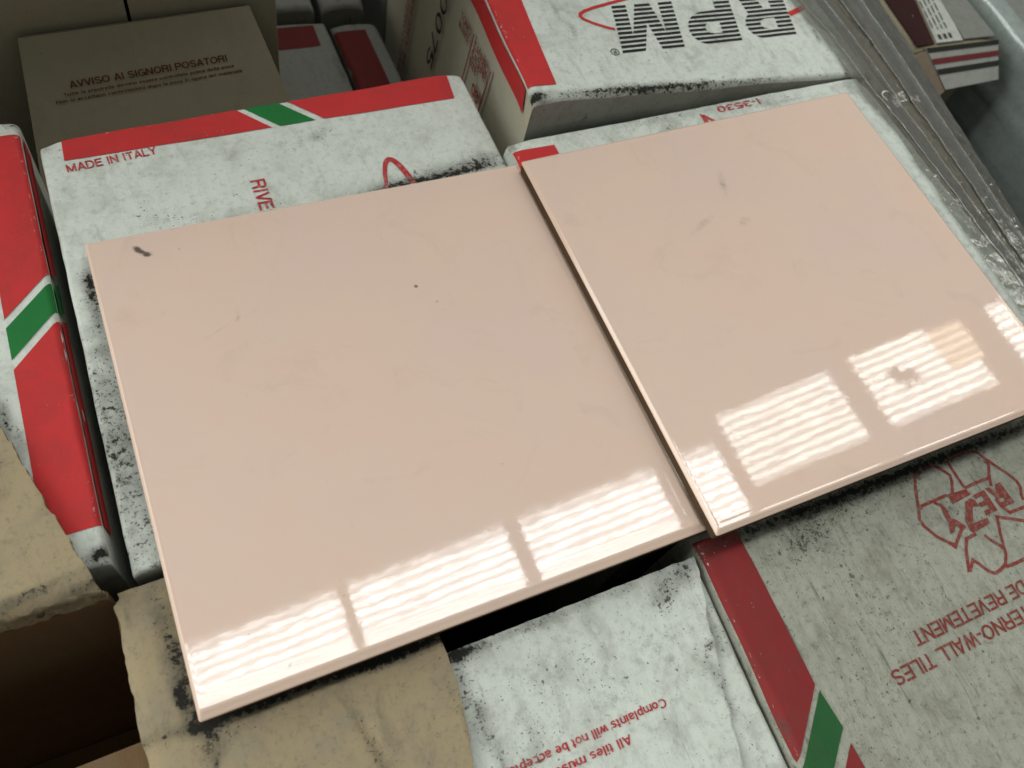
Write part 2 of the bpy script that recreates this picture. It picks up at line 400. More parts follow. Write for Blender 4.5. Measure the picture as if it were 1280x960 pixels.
# a plain grotesque drawn with strokes: capital height 1, x-height 0.72
WG = 0.155
def _a(cx, cy, rx, ry, a0, a1, n=10): return [(cx + rx * math.cos(math.radians(a0 + (a1 - a0) * i / n)), cy + ry * math.sin(math.radians(a0 + (a1 - a0) * i / n))) for i in range(n + 1)]
H_ = WG / 2; T_ = 1 - H_; X_ = 0.72 - H_
def _bowl(x): return _a(x + 0.20, 0.36, 0.20, 0.36 - H_, 0, 360, 20)
GL = {
 ' ': (0.36, []), '-': (0.42, [[(0.04, 0.36), (0.36, 0.36)]]),
 'A': (0.84, [[(H_, 0), (0.40, 1.0)], [(0.40, 1.0), (0.80 - H_, 0)], [(0.18, 0.30), (0.62, 0.30)]]),
 'B': (0.80, [[(H_, 0), (H_, 1)], [(H_, T_)] + _a(0.44, 0.74, 0.20, T_ - 0.74, 90, -90) + [(H_, 0.53)], [(0.44, 0.53)] + _a(0.46, 0.30, 0.23, 0.30 - H_, 90, -90) + [(H_, H_)]]),
 'C': (0.86, [_a(0.42, 0.5, 0.42 - H_, 0.5 - H_, 42, 318, 18)]),
 'D': (0.86, [[(H_, 0), (H_, 1)], [(H_, T_)] + _a(0.36, 0.5, 0.40 - H_ + 0.02, 0.5 - H_, 90, -90, 14) + [(H_, H_)]]),
 'E': (0.76, [[(H_, 0), (H_, 1)], [(H_, T_), (0.68, T_)], [(H_, 0.53), (0.64, 0.53)], [(H_, H_), (0.70, H_)]]),
 'F': (0.72, [[(H_, 0), (H_, 1)], [(H_, T_), (0.66, T_)], [(H_, 0.52), (0.60, 0.52)]]),
 'G': (0.90, [_a(0.42, 0.5, 0.42 - H_, 0.5 - H_, 42, 330, 18), [(0.46, 0.46), (0.80, 0.46)], [(0.76, 0.50), (0.76, 0.02)]]),
 'I': (0.32, [[(0.13, 0), (0.13, 1)]]),
 'L': (0.68, [[(H_, 0), (H_, 1)], [(H_, H_), (0.62, H_)]]),
 'M': (0.98, [[(H_, 0), (H_, 1)], [(H_, 0.97), (0.44, 0.06)], [(0.44, 0.06), (0.88 - H_, 0.97)], [(0.88 - H_, 0), (0.88 - H_, 1)]]),
 'N': (0.86, [[(H_, 0), (H_, 1)], [(H_, 0.95), (0.76 - H_, 0.05)], [(0.76 - H_, 0), (0.76 - H_, 1)]]),
 'O': (0.92, [_a(0.42, 0.5, 0.42 - H_, 0.5 - H_, 0, 360, 24)]),
 'P': (0.76, [[(H_, 0), (H_, 1)], [(H_, T_)] + _a(0.44, 0.70, 0.21, T_ - 0.70, 90, -90) + [(H_, 0.478)]]),
 'R': (0.82, [[(H_, 0), (H_, 1)], [(H_, T_)] + _a(0.46, 0.72, 0.21, T_ - 0.72, 90, -90) + [(H_, 0.515)], [(0.44, 0.50), (0.60, 0.40), (0.66, 0.0)]]),
 'S': (0.78, [_a(0.36, 0.72, 0.27, 0.205, 20, 268, 12) + _a(0.37, 0.285, 0.29, 0.21, 84, -160, 12)]),
 'T': (0.74, [[(0.35, 0), (0.35, 1)], [(0.02, T_), (0.68, T_)]]),
 'U': (0.86, [[(H_, 1.0), (H_, 0.34)] + _a(0.38, 0.34, 0.38 - H_, 0.34 - H_, 180, 360, 12) + [(0.76 - H_, 1.0)]]),
 'V': (0.76, [[(H_ * 0.8, 1), (0.36, 0.03)], [(0.36, 0.03), (0.72 - H_ * 0.8, 1)]]),
 'W': (1.08, [[(H_ * 0.8, 1), (0.26, 0.03)], [(0.26, 0.03), (0.51, 0.97)], [(0.51, 0.97), (0.76, 0.03)], [(0.76, 0.03), (1.02 - H_ * 0.8, 1)]]),
 'X': (0.74, [[(0.06, 1), (0.64, 0)], [(0.06, 0), (0.64, 1)]]),
 'Y': (0.76, [[(0.06, 1), (0.36, 0.45)], [(0.66, 1), (0.36, 0.45)], [(0.36, 0.47), (0.36, 0)]]),
 'Z': (0.74, [[(0.03, T_), (0.66, T_)], [(0.60, 0.92), (0.08, 0.08)], [(0.03, H_), (0.68, H_)]]),
 '0': (0.72, [_a(0.32, 0.5, 0.32 - H_, 0.5 - H_, 0, 360, 20)]),
 '3': (0.70, [_a(0.31, 0.74, 0.22, 0.185, 160, -80, 10) + _a(0.31, 0.29, 0.25, 0.215, 80, -165, 12)]),
 '5': (0.72, [[(0.58, T_), (0.14, T_), (0.10, 0.52)] + _a(0.32, 0.32, 0.26, 0.245, 120, -160, 14)]),
 '7': (0.68, [[(0.03, T_), (0.60, T_)], [(0.56, 0.94), (0.22, 0.0)]]),
 '8': (0.72, [_a(0.32, 0.74, 0.20, 0.185, 0, 360, 16), _a(0.32, 0.29, 0.24, 0.215, 0, 360, 16)]),
 'a': (0.64, [_a(0.28, 0.50, 0.20, 0.145, 160, 0, 8) + [(0.48, 0.0)], _a(0.26, 0.21, 0.18, 0.135, 60, 330, 12), [(0.24, 0.39), (0.48, 0.42)]]),
 'b': (0.66, [[(H_, 0), (H_, 1)], _bowl(0.10)]), 'd': (0.66, [[(0.56 - H_ + 0.03, 0), (0.56 - H_ + 0.03, 1)], _bowl(0.06)]),
 'c': (0.60, [_a(0.28, 0.36, 0.21, 0.285, 45, 315, 14)]),
 'e': (0.64, [_a(0.29, 0.36, 0.21, 0.285, 0, 318, 16), [(0.10, 0.37), (0.52, 0.37)]]),
 'f': (0.38, [[(0.17, 0), (0.17, 0.76)] + _a(0.29, 0.78, 0.12, 0.14, 180, 80, 6), [(0.0, 0.64), (0.34, 0.64)]]),
 'g': (0.66, [_bowl(0.06), [(0.51, 0.72), (0.51, -0.02)] + _a(0.29, -0.04, 0.22, 0.16, 0, -160, 8)]),
 'i': (0.28, [[(0.12, 0), (0.12, 0.72)], [(0.12, 0.86), (0.12, 1.0)]]),
 'l': (0.28, [[(0.12, 0), (0.12, 1)]]),
 'm': (0.96, [[(H_, 0), (H_, 0.72)], [(H_, 0.46)] + _a(0.26, 0.48, 0.18, 0.165, 180, 0, 8) + [(0.44, 0)], [(0.44, 0.46)] + _a(0.62, 0.48, 0.18, 0.165, 180, 0, 8) + [(0.80, 0)]]),
 'n': (0.64, [[(H_, 0), (H_, 0.72)], [(H_, 0.44)] + _a(0.28, 0.46, 0.20, 0.185, 180, 0, 8) + [(0.48, 0)]]),
 'o': (0.64, [_a(0.29, 0.36, 0.22, 0.285, 0, 360, 18)]),
 'p': (0.66, [[(H_, -0.26), (H_, 0.72)], _bowl(0.10)]),
 'r': (0.42, [[(H_, 0), (H_, 0.72)], [(H_, 0.42)] + _a(0.30, 0.44, 0.20, 0.20, 170, 80, 6)]),
 's': (0.58, [_a(0.26, 0.51, 0.17, 0.14, 20, 268, 8) + _a(0.26, 0.205, 0.185, 0.145, 84, -160, 8)]),
 't': (0.38, [[(0.17, 0.92), (0.17, 0.20)] + _a(0.30, 0.19, 0.13, 0.125, 180, 280, 6), [(0.02, 0.64), (0.34, 0.64)]]),
 'u': (0.64, [[(H_, 0.72), (H_, 0.26)] + _a(0.28, 0.26, 0.20, 0.185, 180, 360, 8), [(0.48, 0.72), (0.48, 0)]]),
 'v': (0.58, [[(0.05, 0.72), (0.27, 0.03)], [(0.27, 0.03), (0.49, 0.72)]]),
 'w': (0.84, [[(0.05, 0.72), (0.21, 0.03)], [(0.21, 0.03), (0.39, 0.69)], [(0.39, 0.69), (0.57, 0.03)], [(0.57, 0.03), (0.73, 0.72)]]),
 'y': (0.58, [[(0.05, 0.72), (0.27, 0.05)], [(0.50, 0.72), (0.24, -0.14), (0.06, -0.20)]]),
 'z': (0.56, [[(0.03, X_), (0.48, X_)], [(0.43, 0.64), (0.08, 0.08)], [(0.03, H_), (0.50, H_)]]),
}
def text_mesh(body, cap, width=None, weight=1.0, squeeze=1.0):
    V, F, x = [], [], 0.0; last = 0
    for ch in body:
        adv, strokes = GL[ch]
        for k, st in enumerate(strokes):
            closed = len(st) > 8 and (Vector(st[0]) - Vector(st[-1])).length < 1e-6
            v, f = ribbon(st[:-1] if closed else st, WG * weight, closed); b = len(V)
            V += [(p[0] + x, p[1], k) for p in v]; F += [tuple(b + i for i in q) for q in f]
        x += adv
    x0, x1 = min(v[0] for v in V), max(v[0] for v in V)
    sx = width / (x1 - x0) if width else cap * squeeze
    # each stroke of a letter lies a hair above the one before
    return [((v[0] - x0) * sx, v[1] * cap, v[2] * 0.00002) for v in V], F

# ------------------------------------------------------------------ setting: floor and the strip rooflight overhead
V, F = [], []
grid_quad(V, F, [Vector(p) for p in ((-1.2, -1.2), (1.8, -1.2), (1.8, 1.8), (-1.2, 1.8))], 0.25)
o = build('floor', [(x, y, -0.262) for x, y in V], F, M['gap_dark']); tag(o, kind='structure')

def roof_mat(name, tint, k, base=0.34, frost=0.0):
    t = NT(name); P = t.obj()
    y = t.n('ShaderNodeSeparateXYZ'); t.link(P, y.inputs[0])
    wob = t.math('MULTIPLY', t.math('SUBTRACT', t.noise(P, 5, 3, 0.6), 0.5), 2.6)
    s = t.math('SINE', t.math('ADD', t.math('MULTIPLY', y.outputs[1], 2 * math.pi / 0.0387), wob))
    f = t.math('ADD', 0.50, t.math('MULTIPLY', s, 0.50))
    f = t.math('ADD', base, t.math('MULTIPLY', t.math('POWER', f, 1.5), 0.95))
    f = t.math('MULTIPLY', f, t.math('ADD', 0.40, t.math('MULTIPLY', t.noise(t.scale(P, 1, 2.2, 1), 9, 5, 0.7), 1.2)))
    if frost: f = t.math('MULTIPLY', f, t.ramp(t.math('ADD', y.outputs[1], t.math('MULTIPLY', t.noise(P, 16, 4, 0.6), 0.10)), frost + 0.10, frost))
    e = t.n('ShaderNodeEmission'); e.inputs[0].default_value = (*tint, 1); t.link(t.math('MULTIPLY', f, k), e.inputs[1])
    return t.done(e.outputs[0])
RW = Matrix(((0.9909813526531752, 0.0018926489032948096, 0.13398647908687224), (0.0018926489032948096, 0.9996028096306034, -0.0281183366992525),
             (-0.13398647908687224, 0.0281183366992525, 0.9905841622837787)))
roof_m = roof_mat('daylight through corrugated rooflight', (0.97, 1.0, 0.985), ROOF, 0.36, 0.86)
roof_r = roof_mat('daylight through dirtier corrugated rooflight', (1.0, 1.0, 0.94), ROOF * 0.84, 0.22)
roof_s = roof_mat('daylight through stained rooflight', (1.0, 0.82, 0.60), ROOF * 0.45)
rl = bpy.data.objects.new('roof_light', None); COL.objects.link(rl); rl.matrix_world = RW.to_4x4(); tag(rl, kind='structure')
def pane(x0, x1, y0, y1, mat, z=3.0):
    # corrugated translucent sheet: real waves across y
    V, F = [], []; n = int((y1 - y0) / 0.0107)
    for j in range(n + 1):
        y = y0 + (y1 - y0) * j / n
        for x in (x0, x1): V.append((x, y, z + 0.006 * math.sin(2 * math.pi * y / 0.0387)))
    for j in range(n): F.append((2 * j, 2 * j + 2, 2 * j + 3, 2 * j + 1))
    me = bpy.data.meshes.new('rooflight_pane'); me.from_pydata(V, [], F); me.materials.append(mat)
    for p in me.polygons: p.use_smooth = True
    ob = bpy.data.objects.new('rooflight_pane', me); COL.objects.link(ob); ob.parent = rl
for a, b in ((-2.90, -2.25), (-2.21, -1.52), (-1.48, -0.80), (-0.77, -0.087), (-0.045, 0.615), (0.680, 1.30)): pane(a, b, 0.54, 0.895, roof_m)
for a, b in ((1.365, 1.91), (2.72, 3.35), (3.45, 4.10), (4.2, 4.9)): pane(a, b, 0.635, 0.975, roof_r)
pane(2.03, 2.41, 0.635, 0.985, roof_r); pane(2.41, 2.58, 0.76, 0.97, roof_s); pane(2.41, 2.55, 0.635, 0.76, roof_r)
# unidentified dark blob added under one pane, mirrored as a dark spot
V = [(2.20 + (0.055 + 0.075 * nz(math.cos(t), math.sin(t), 1.7, 3)) * math.cos(t) - 0.03 * math.sin(t), 0.815 + (0.050 + 0.06 * nz(math.cos(t), math.sin(t), 2.3, 5)) * math.sin(t), 2.985) for t in [2 * math.pi * i / 24 for i in range(24)]]
me = bpy.data.meshes.new('dark_blob'); me.from_pydata(V + [(x, y, z + 0.006) for x, y, z in V], [], [tuple(range(24)), tuple(range(47, 23, -1))] + [(i, (i + 1) % 24, 24 + (i + 1) % 24, 24 + i) for i in range(24)])
me.materials.append(M['gap_dark']); ob = bpy.data.objects.new('dark_blob', me); COL.objects.link(ob); ob.parent = rl
# added glowing panel out of view at left, brightens the boxes from that side
t = NT('added side fill light'); e = t.n('ShaderNodeEmission'); e.inputs[0].default_value = (0.95, 1.0, 0.96, 1); e.inputs[1].default_value = SIDE_FILL; t.done(e.outputs[0])
o = build('side_fill_panel', [(-4, 0.3, 0.6), (-4, 7, 0.6), (-4, 7, 4.6), (-4, 0.3, 4.6)], [(0, 1, 2, 3)], t.m, None, False); tag(o, kind='structure')

# ------------------------------------------------------------------ the two tiles
def make_tile(name, label, T, stains, rim):
    """T maps local (x, y, z; 0..0.2 square, top at z = 0) to the world"""
    root = bpy.data.objects.new(name, None); COL.objects.link(root); root.matrix_world = T
    tag(root, label, 'tile', 'pink glazed tiles')
    S = 0.2
    def ring(s, z, rc):
        # rounded square inset by s
        out = []; r = max(rc, 0.0004); k = max(0.0, 1 - s / 0.0215)
        x0, x1, y0, y1 = s * (1 + (rim[0] - 1) * k), S - s * (1 + (rim[1] - 1) * k), s * (1 + (rim[2] - 1) * k), S - s * (1 + (rim[3] - 1) * k)
        for cx, cy, a0 in ((x1 - r, y1 - r, 0), (x0 + r, y1 - r, 90), (x0 + r, y0 + r, 180), (x1 - r, y0 + r, 270)):
            arc = [(cx + r * math.cos(math.radians(a0 + 18 * i)), cy + r * math.sin(math.radians(a0 + 18 * i))) for i in range(6)]
            out += arc
            # points along the following side
            nx_ = {0: (x0 + r, y1), 90: (x0, y0 + r), 180: (x1 - r, y0), 270: (x1, y1 - r)}[a0]
            for i in range(1, 150):
                t = i / 150; x = arc[-1][0] * (1 - t) + nx_[0] * t; y = arc[-1][1] * (1 - t) + nx_[1] * t
                out.append((x, y))
        return [(x, y, z) for x, y in out]
    prof = [(0.00012, -0.0019, .0009), (0.0, -0.0015, .0009), (0.00012, -0.00118, .0009), (0.0004, -0.00098, .0008), (0.0010, -0.00078, .0008), (0.0016, -0.00042, .0007),
            (0.0021, -0.00014, .0007), (0.0025, 0.00000, .0007), (0.0028, 0.000022, .0007), (0.0032, 0.000018, .0007), (0.0037, -0.00001, .0007), (0.0050, 0.00000, .0007), (0.0056, 0.00001, .0007)] + [(0.0065 + 0.001 * i, 0.0, .0008) for i in range(16)]
    V, F, Wr, St = [], [], [], []
    n = None
    for s, z, rc in prof:
        rg = ring(s, z, rc); n = len(rg); V += rg; Wr += [math.exp(-s / 0.0018)] * n
    for k in range(len(prof) - 1):
        for i in range(n):
            a = k * n + i; b = k * n + (i + 1) % n; F.append((a, b, b + n, a + n))
    # inner field as a fine sheet joined edge to edge with the last ring
    N = 230; lo, hi = 0.0215, S - 0.0215; b0 = len(V)
    for j in range(N + 1):
        for i in range(N + 1):
            V.append((lo + (hi - lo) * i / N, lo + (hi - lo) * j / N, 0.0)); Wr.append(0.0)
    for j in range(N):
        for i in range(N):
            a = b0 + j * (N + 1) + i; F.append((a, a + 1, a + N + 2, a + N + 1))
    fs = blobs(stains)
    St = [fs(v[0], v[1]) for v in V]
    me = bpy.data.meshes.new('glaze'); me.from_pydata(V, [], F); me.update()
    for p in me.polygons: p.use_smooth = True
    for nm, vals in (('stain', St), ('wear', Wr)):
        at_ = me.attributes.new(nm, 'FLOAT', 'POINT'); at_.data.foreach_set('value', vals)
    me.materials.append(M['glaze']); g = bpy.data.objects.new('glaze', me); COL.objects.link(g); g.parent = root
    V, F = [], []
    for s, z, rc in ((0.0004, -0.0016, .0012), (0.0002, -0.0024, .0012), (0.0003, -0.0068, .0012), (0.0012, -0.0075, .0010)): V += ring(s, z, rc)
    for k in range(3):
        for i in range(n):
            a = k * n + i; b = k * n + (i + 1) % n; F.append((b, a, a + n, b + n))
    F.append(tuple(reversed(range(3 * n, 4 * n)))[::-1])
    me = bpy.data.meshes.new('tile_body'); me.from_pydata(V, [], F); me.update(); me.materials.append(M['bisque'])
    g = bpy.data.objects.new('tile_body', me); COL.objects.link(g); g.parent = root
    return root
T1 = Matrix.Identity(4)
make_tile('ceramic_tile', 'square pink glazed tile at left with a small dark smudge near its back corner', T1,
          [(0.0192, 0.1918, 0.0016, 0.0010, -50, 1.2), (0.0206, 0.1896, 0.0030, 0.0012, -38, 1.15), (0.0226, 0.1874, 0.0018, 0.0010, 20, 1.1), (0.1257, 0.1431, 0.0010, 0.0008, -30, 1.3), (0.1318, 0.1331, 0.0006, 0.0005, 0, 0.9),
           (0.1337, 0.1282, 0.0013, 0.0005, 0, 0.45), (0.0356, 0.1874, 0.0005, 0.0004, 0, 0.8), (0.0500, 0.1485, 0.0050, 0.0010, 75, 0.34), (0.0399, 0.1431, 0.013, 0.0009, 22, 0.30),
           (0.0318, 0.0069, 0.0007, 0.0006, 0, 1.2), (0.0202, 0.0132, 0.0006, 0.0006, 0, 1.2), (0.0557, 0.0234, 0.0005, 0.0005, 0, 1.0), (0.1300, 0.0527, 0.0005, 0.0005, 0, 0.9)], (0.40, 1.0, 1.35, 0.6))
T2 = Matrix(((0.999097356, -0.000135398958, -0.0424788695, 0.19764522), (0.000300482569, 0.999992428, 0.00387989156, -0.00511646),
             (0.0424780225, -0.00388915356, 0.999089832, 0.00835145), (0, 0, 0, 1)))
make_tile('ceramic_tile', 'square pink glazed tile at right, tilted up, with faint grey finger smears', T2,
          [(0.0935, 0.1590, 0.0100, 0.0032, 72, 0.46), (0.0700, 0.1392, 0.0115, 0.0024, 24, 0.46), (0.0925, 0.1355, 0.0050, 0.0032, 20, 0.42), (0.0309, 0.0860, 0.0005, 0.0005, 0, 0.7)], (0.50, 0.7, 0.8, 0.6))

# ------------------------------------------------------------------ cartons
# carton under the left tile
c1 = Carton('tile_carton', 'white carton under the left tile, red band and green stripe along its back edge',
            [(-0.0108, 0.058), (0.1975, 0.058), (0.1985, 0.2752), (-0.0098, 0.2668)], -0.0087, r=0.0019, amp=0.0004, seed=2.0,
            stains=[(0.168, 0.2082, 0.040, 0.0030, 2, 0.95), (0.188, 0.2135, 0.014, 0.0050, 10, 0.55), (0.165, 0.213, 0.03, 0.005, 6, 0.30), (-0.001, 0.186, 0.007, 0.0035, 95, 1.05), (-0.002, 0.172, 0.014, 0.003, 92, 0.55),
                    (-0.004, 0.13, 0.05, 0.010, 91, 0.46), (-0.005, 0.085, 0.05, 0.010, 91, 0.50), (0.115, 0.2475, 0.008, 0.004, 20, 0.45), (-0.006, 0.262, 0.005, 0.003, 0, 0.5), (0.03, 0.212, 0.03, 0.006, 6, 0.28),
                    (0.13, 0.205, 0.03, 0.006, 6, 0.4), (0.07, 0.206, 0.03, 0.004, 6, 0.42), (0.10, 0.243, 0.02, 0.006, 0, 0.25), (-0.006, 0.225, 0.02, 0.004, 95, 0.3)], edge_stain=0.16)
def band_back(t): return (-0.0098 + (0.1990 + 0.0098) * t, 0.2668 + 0.0084 * t)
def onback(x, d=0.0004): return (x, 0.2668 + 0.0084 * (x + 0.0098) / 0.2088 - d)
def inner1(x): return (x, 0.2539 + (x + 0.0007) * (0.0024 / 0.189))
c1.quads('red_band', [[inner1(-0.0007), inner1(0.0925), onback(0.0785), onback(0.0)], [inner1(0.1185), inner1(0.1884), onback(0.1905), onback(0.1035)]], 'red')
c1.quads('green_stripe', [[inner1(0.0965), inner1(0.1140), onback(0.0990), onback(0.0822)]], 'green')
c1.text('lettering', 'MADE IN ITALY', (-0.0004, 0.2468), 4.2, 0.0046, 'red_text', width=0.0388)
c1.text('lettering', 'RIVESTIMENTO', (0.0738, 0.2246), -90, 0.0068, 'red_text', width=0.060)
el = [(0.1412 + 0.0108 * math.cos(a), 0.146 + 0.0775 * math.sin(a)) for a in [math.radians(6 * i) for i in range(60)]]
wd = [0.0016 + 0.0016 * abs(math.cos(math.radians(6 * i - 45))) for i in range(60)]
V, F = ribbon(el, wd, True); c1.put('logo_ring', V, F, 'red_text')

# carton on the left with the red edge
c2 = Carton('tile_carton', 'white carton at the left edge with red band down its right side',
            [(-0.235, 0.060), (-0.0168, 0.0655), (-0.0160, 0.2825), (-0.235, 0.284)], -0.0080, r=0.0022, amp=0.0004, seed=5.0,
            stains=[(-0.043, 0.135, 0.024, 0.004, 112, 0.85), (-0.022, 0.0685, 0.0035, 0.0030, 40, 1.15), (-0.018, 0.069, 0.002, 0.002, 0, 1.0), (-0.0195, 0.280, 0.005, 0.002, 0, 0.6), (-0.05, 0.19, 0.01, 0.01, 0, 0.3)], edge_stain=0.16)  # blobs at the front right corner paint the dark of a torn hole
RE = -0.0164
c2.quads('red_band', [[(-0.0352, 0.1755), (RE, 0.1945), (-0.0162, 0.2733), (-0.0350, 0.2729)], [(-0.0355, 0.0790), (-0.0168, 0.0794), (RE, 0.1708), (-0.0352, 0.1515)]], 'red')
c2.quads('green_stripe', [[(-0.0352, 0.1560), (RE, 0.1752), (RE, 0.1900), (-0.0352, 0.1712)]], 'green')
def e2(y): return (y - 0.0655) / 0.217
c2.side_strip('red_band', 1, e2(0.0794), e2(0.1708), 0.012, 'red', (0, 0.035)); c2.side_strip('red_band', 1, e2(0.1945), e2(0.2733), 0.012, 'red', (0.035, 0))
c2.side_strip('green_stripe', 1, e2(0.1752), e2(0.19), 0.012, 'green', (0.035, 0.035))

# carton under the right tile
G2 = 0.0425
c3 = Carton('tile_carton', 'white carton under the right tile, only its soiled back strip and right edge showing',
            [(0.1990, 0.0140), (0.4235, 0.0140), (0.4205, 0.2098), (0.1998, 0.2138)], -0.0076, gx=0.0425, gy=-0.0039, r=0.0020, amp=0.0004, seed=8.0, mat='paper_mid',
            stains=[(0.30, 0.2075, 0.05, 0.004, 0, 0.42), (0.41, 0.20, 0.012, 0.004, 100, 0.6), (0.285, 0.199, 0.012, 0.003, 20, 0.7), (0.36, 0.203, 0.03, 0.004, 0, 0.5), (0.2015, 0.211, 0.003, 0.004, 0, 0.7), (0.404, 0.12, 0.06, 0.003, 91, 0.4)], edge_stain=0.2)
c3.quads('red_band', [[(0.1996, 0.165), (0.2220, 0.165), (0.2222, 0.2060), (0.1999, 0.2072)]], 'red')
c3.text('lettering', 'I-3530', (0.3485, 0.2085), 180, 0.0042, 'red_text', width=0.0275)
V, F = ribbon([(0.3095, 0.1935), (0.3110, 0.2035), (0.3095, 0.2062)], [0.003, 0.0022, 0.0006]); V2, F2 = ribbon([(0.3110, 0.2052), (0.3165, 0.1975)], [0.001, 0.0025])
c3.put('logo_ring', V + V2, F + [tuple(i + len(V) for i in f) for f in F2], 'red_text')
V, F = ribbon(dense([(0.3585, 0.1965), (0.3593, 0.2078)], 0.002), 0.0018); V2, F2 = ribbon(dense([(0.3585, 0.2075), (0.366, 0.2075)], .002), 0.0012)

# big carton behind with the striped letters
c4 = Carton('tile_carton', 'white carton behind the right tile with big striped black letters upside down',
            [(0.2112, 0.2175), (0.4300, 0.2108), (0.4420, 0.4450), (0.2250, 0.4530)], 0.03415, gx=-0.0575, r=0.0026, amp=0.0004, seed=11.0, mat='paper_mid', side='beige', front='paper_front_shaded',
            stains=[(0.262, 0.2185, 0.05, 0.0030, -2, 0.75), (0.33, 0.2155, 0.07, 0.0022, -2, 0.6), (0.2140, 0.2205, 0.005, 0.003, 0, 0.9), (0.252, 0.275, 0.028, 0.002, 103, 0.6), (0.3075, 0.235, 0.018, 0.0012, 104, 0.5),
                    (0.35, 0.230, 0.008, 0.003, 100, 0.4), (0.412, 0.240, 0.035, 0.0016, 96, 0.8), (0.255, 0.245, 0.02, 0.004, 100, 0.3), (0.34, 0.27, 0.02, 0.004, 100, 0.3), (0.37, 0.232, 0.01, 0.002, 100, 0.4)], edge_stain=0.20)
def lx4(y): return 0.2112 + 0.0586 * (y - 0.2175)
c4.quads('red_band', [[(lx4(0.2268) + 0.0002, 0.2268), (0.2273, 0.2262), (0.2520, 0.4350), (lx4(0.435) + 0.0002, 0.4350)]], 'red')
c4.side_strip('red_band', 3, 0.07, 0.957, 0.0125, 'red', (0, 0.012))

# striped letters: polygons cut into horizontal bars
def bars(polys, n=11, duty=0.56, sub=4):
    quads = []
    for k in range(n):
        y0 = (k + (1 - duty) / 2) / n; dy = duty / n / sub
        for j in range(sub):
            ya = y0 + j * dy
            def cross(y):
                xs = []
                for poly in polys:
                    for i in range(len(poly)):
                        (xa, yA), (xb, yB) = poly[i], poly[(i + 1) % len(poly)]
                        if (yA <= y) != (yB <= y): xs.append(xa + (xb - xa) * (y - yA) / (yB - yA))
                return sorted(xs)
            a, b = cross(ya + dy * 0.02), cross(ya + dy * 0.98)
            if len(a) != len(b): a = b = cross(ya + dy * 0.5)
            for i in range(0, len(a) - 1, 2): quads.append([(a[i], ya), (a[i + 1], ya), (b[i + 1], ya + dy), (b[i], ya + dy)])
    return quads
def arcpts(cx, cy, rx, ry, a0, a1, n=14): return [(cx + rx * math.cos(math.radians(a0 + (a1 - a0) * i / n)), cy + ry * math.sin(math.radians(a0 + (a1 - a0) * i / n))) for i in range(n + 1)]
LM = [[(0, 0), (0, 1), (0.36, 1), (0.50, 0.42), (0.64, 1), (1, 1), (1, 0), (0.77, 0), (0.77, 0.66), (0.62, 0), (0.38, 0), (0.23, 0.66), (0.23, 0)]]
LP = [[(0, 0), (0, 1)] + arcpts(0.60, 0.65, 0.40, 0.35, 90, -90) + [(0.34, 0.30), (0.34, 0)], [(0.34, 0.78), (0.34, 0.54)] + arcpts(0.52, 0.66, 0.14, 0.12, -90, 90)]
LR = [[(0, 0), (0, 1)] + arcpts(0.62, 0.69, 0.38, 0.31, 90, -50) + [(1.0, 0), (0.64, 0), (0.50, 0.38), (0.34, 0.38), (0.34, 0)], [(0.34, 0.80), (0.34, 0.58)] + arcpts(0.54, 0.69, 0.14, 0.11, -90, 90)]
def logo(letter, xr, yb, wdt, cap, tilt):
    V, F = [], []
    for q in bars(letter):
        for (a, b), (c, d) in ((q[0], q[1]),):
            n = max(1, int(abs(q[1][0] - q[0][0]) * wdt / 0.003)); k0 = len(V)
            for row in ((q[0], q[1]), (q[3], q[2])):
                for i in range(n + 1):
                    x = row[0][0] + (row[1][0] - row[0][0]) * i / n; y = row[0][1]
                    V.append((xr - x * wdt - 0.30 * y * cap, yb - y * cap - tilt * x * wdt))
            for i in range(n): F.append((k0 + i, k0 + i + 1, k0 + n + 2 + i, k0 + n + 1 + i))
    return V, F
for nm, L, xr, wdt in (('logo_letter', LM, 0.3270, 0.0405), ('logo_letter', LP, 0.3678, 0.0345), ('logo_letter', LR, 0.4088, 0.0345)):
    V, F = logo(L, xr, 0.2812 + (xr - 0.327) * 0.03, wdt, 0.0376, 0.02); c4.put(nm, V, F, 'black')
# ring behind the letters: the strokes that show beside and above them
V, F = ribbon(dense([(0.3000, 0.2852), (0.2913, 0.2832), (0.2760, 0.2797), (0.2680, 0.2772), (0.2645, 0.2752), (0.2636, 0.2732), (0.2648, 0.2708), (0.2690, 0.2672), (0.2745, 0.2638), (0.2796, 0.2615)], 0.0010), 0.0021); c4.put('logo_ring', V, F, 'red')
V, F = ribbon(dense([(0.4030, 0.2634), (0.4175, 0.2682)], 0.002), 0.0036); c4.put('logo_ring', V, F, 'red')
circ = [(0.2712 + 0.0023 * math.cos(a), 0.2449 + 0.0023 * math.sin(a)) for a in [math.radians(15 * i) for i in range(24)]]
V, F = ribbon(circ, 0.0005, True); c4.put('registered_mark', V, F, 'black'); c4.text('registered_mark', 'R', (0.2721, 0.2462), 180, 0.0025, 'black')

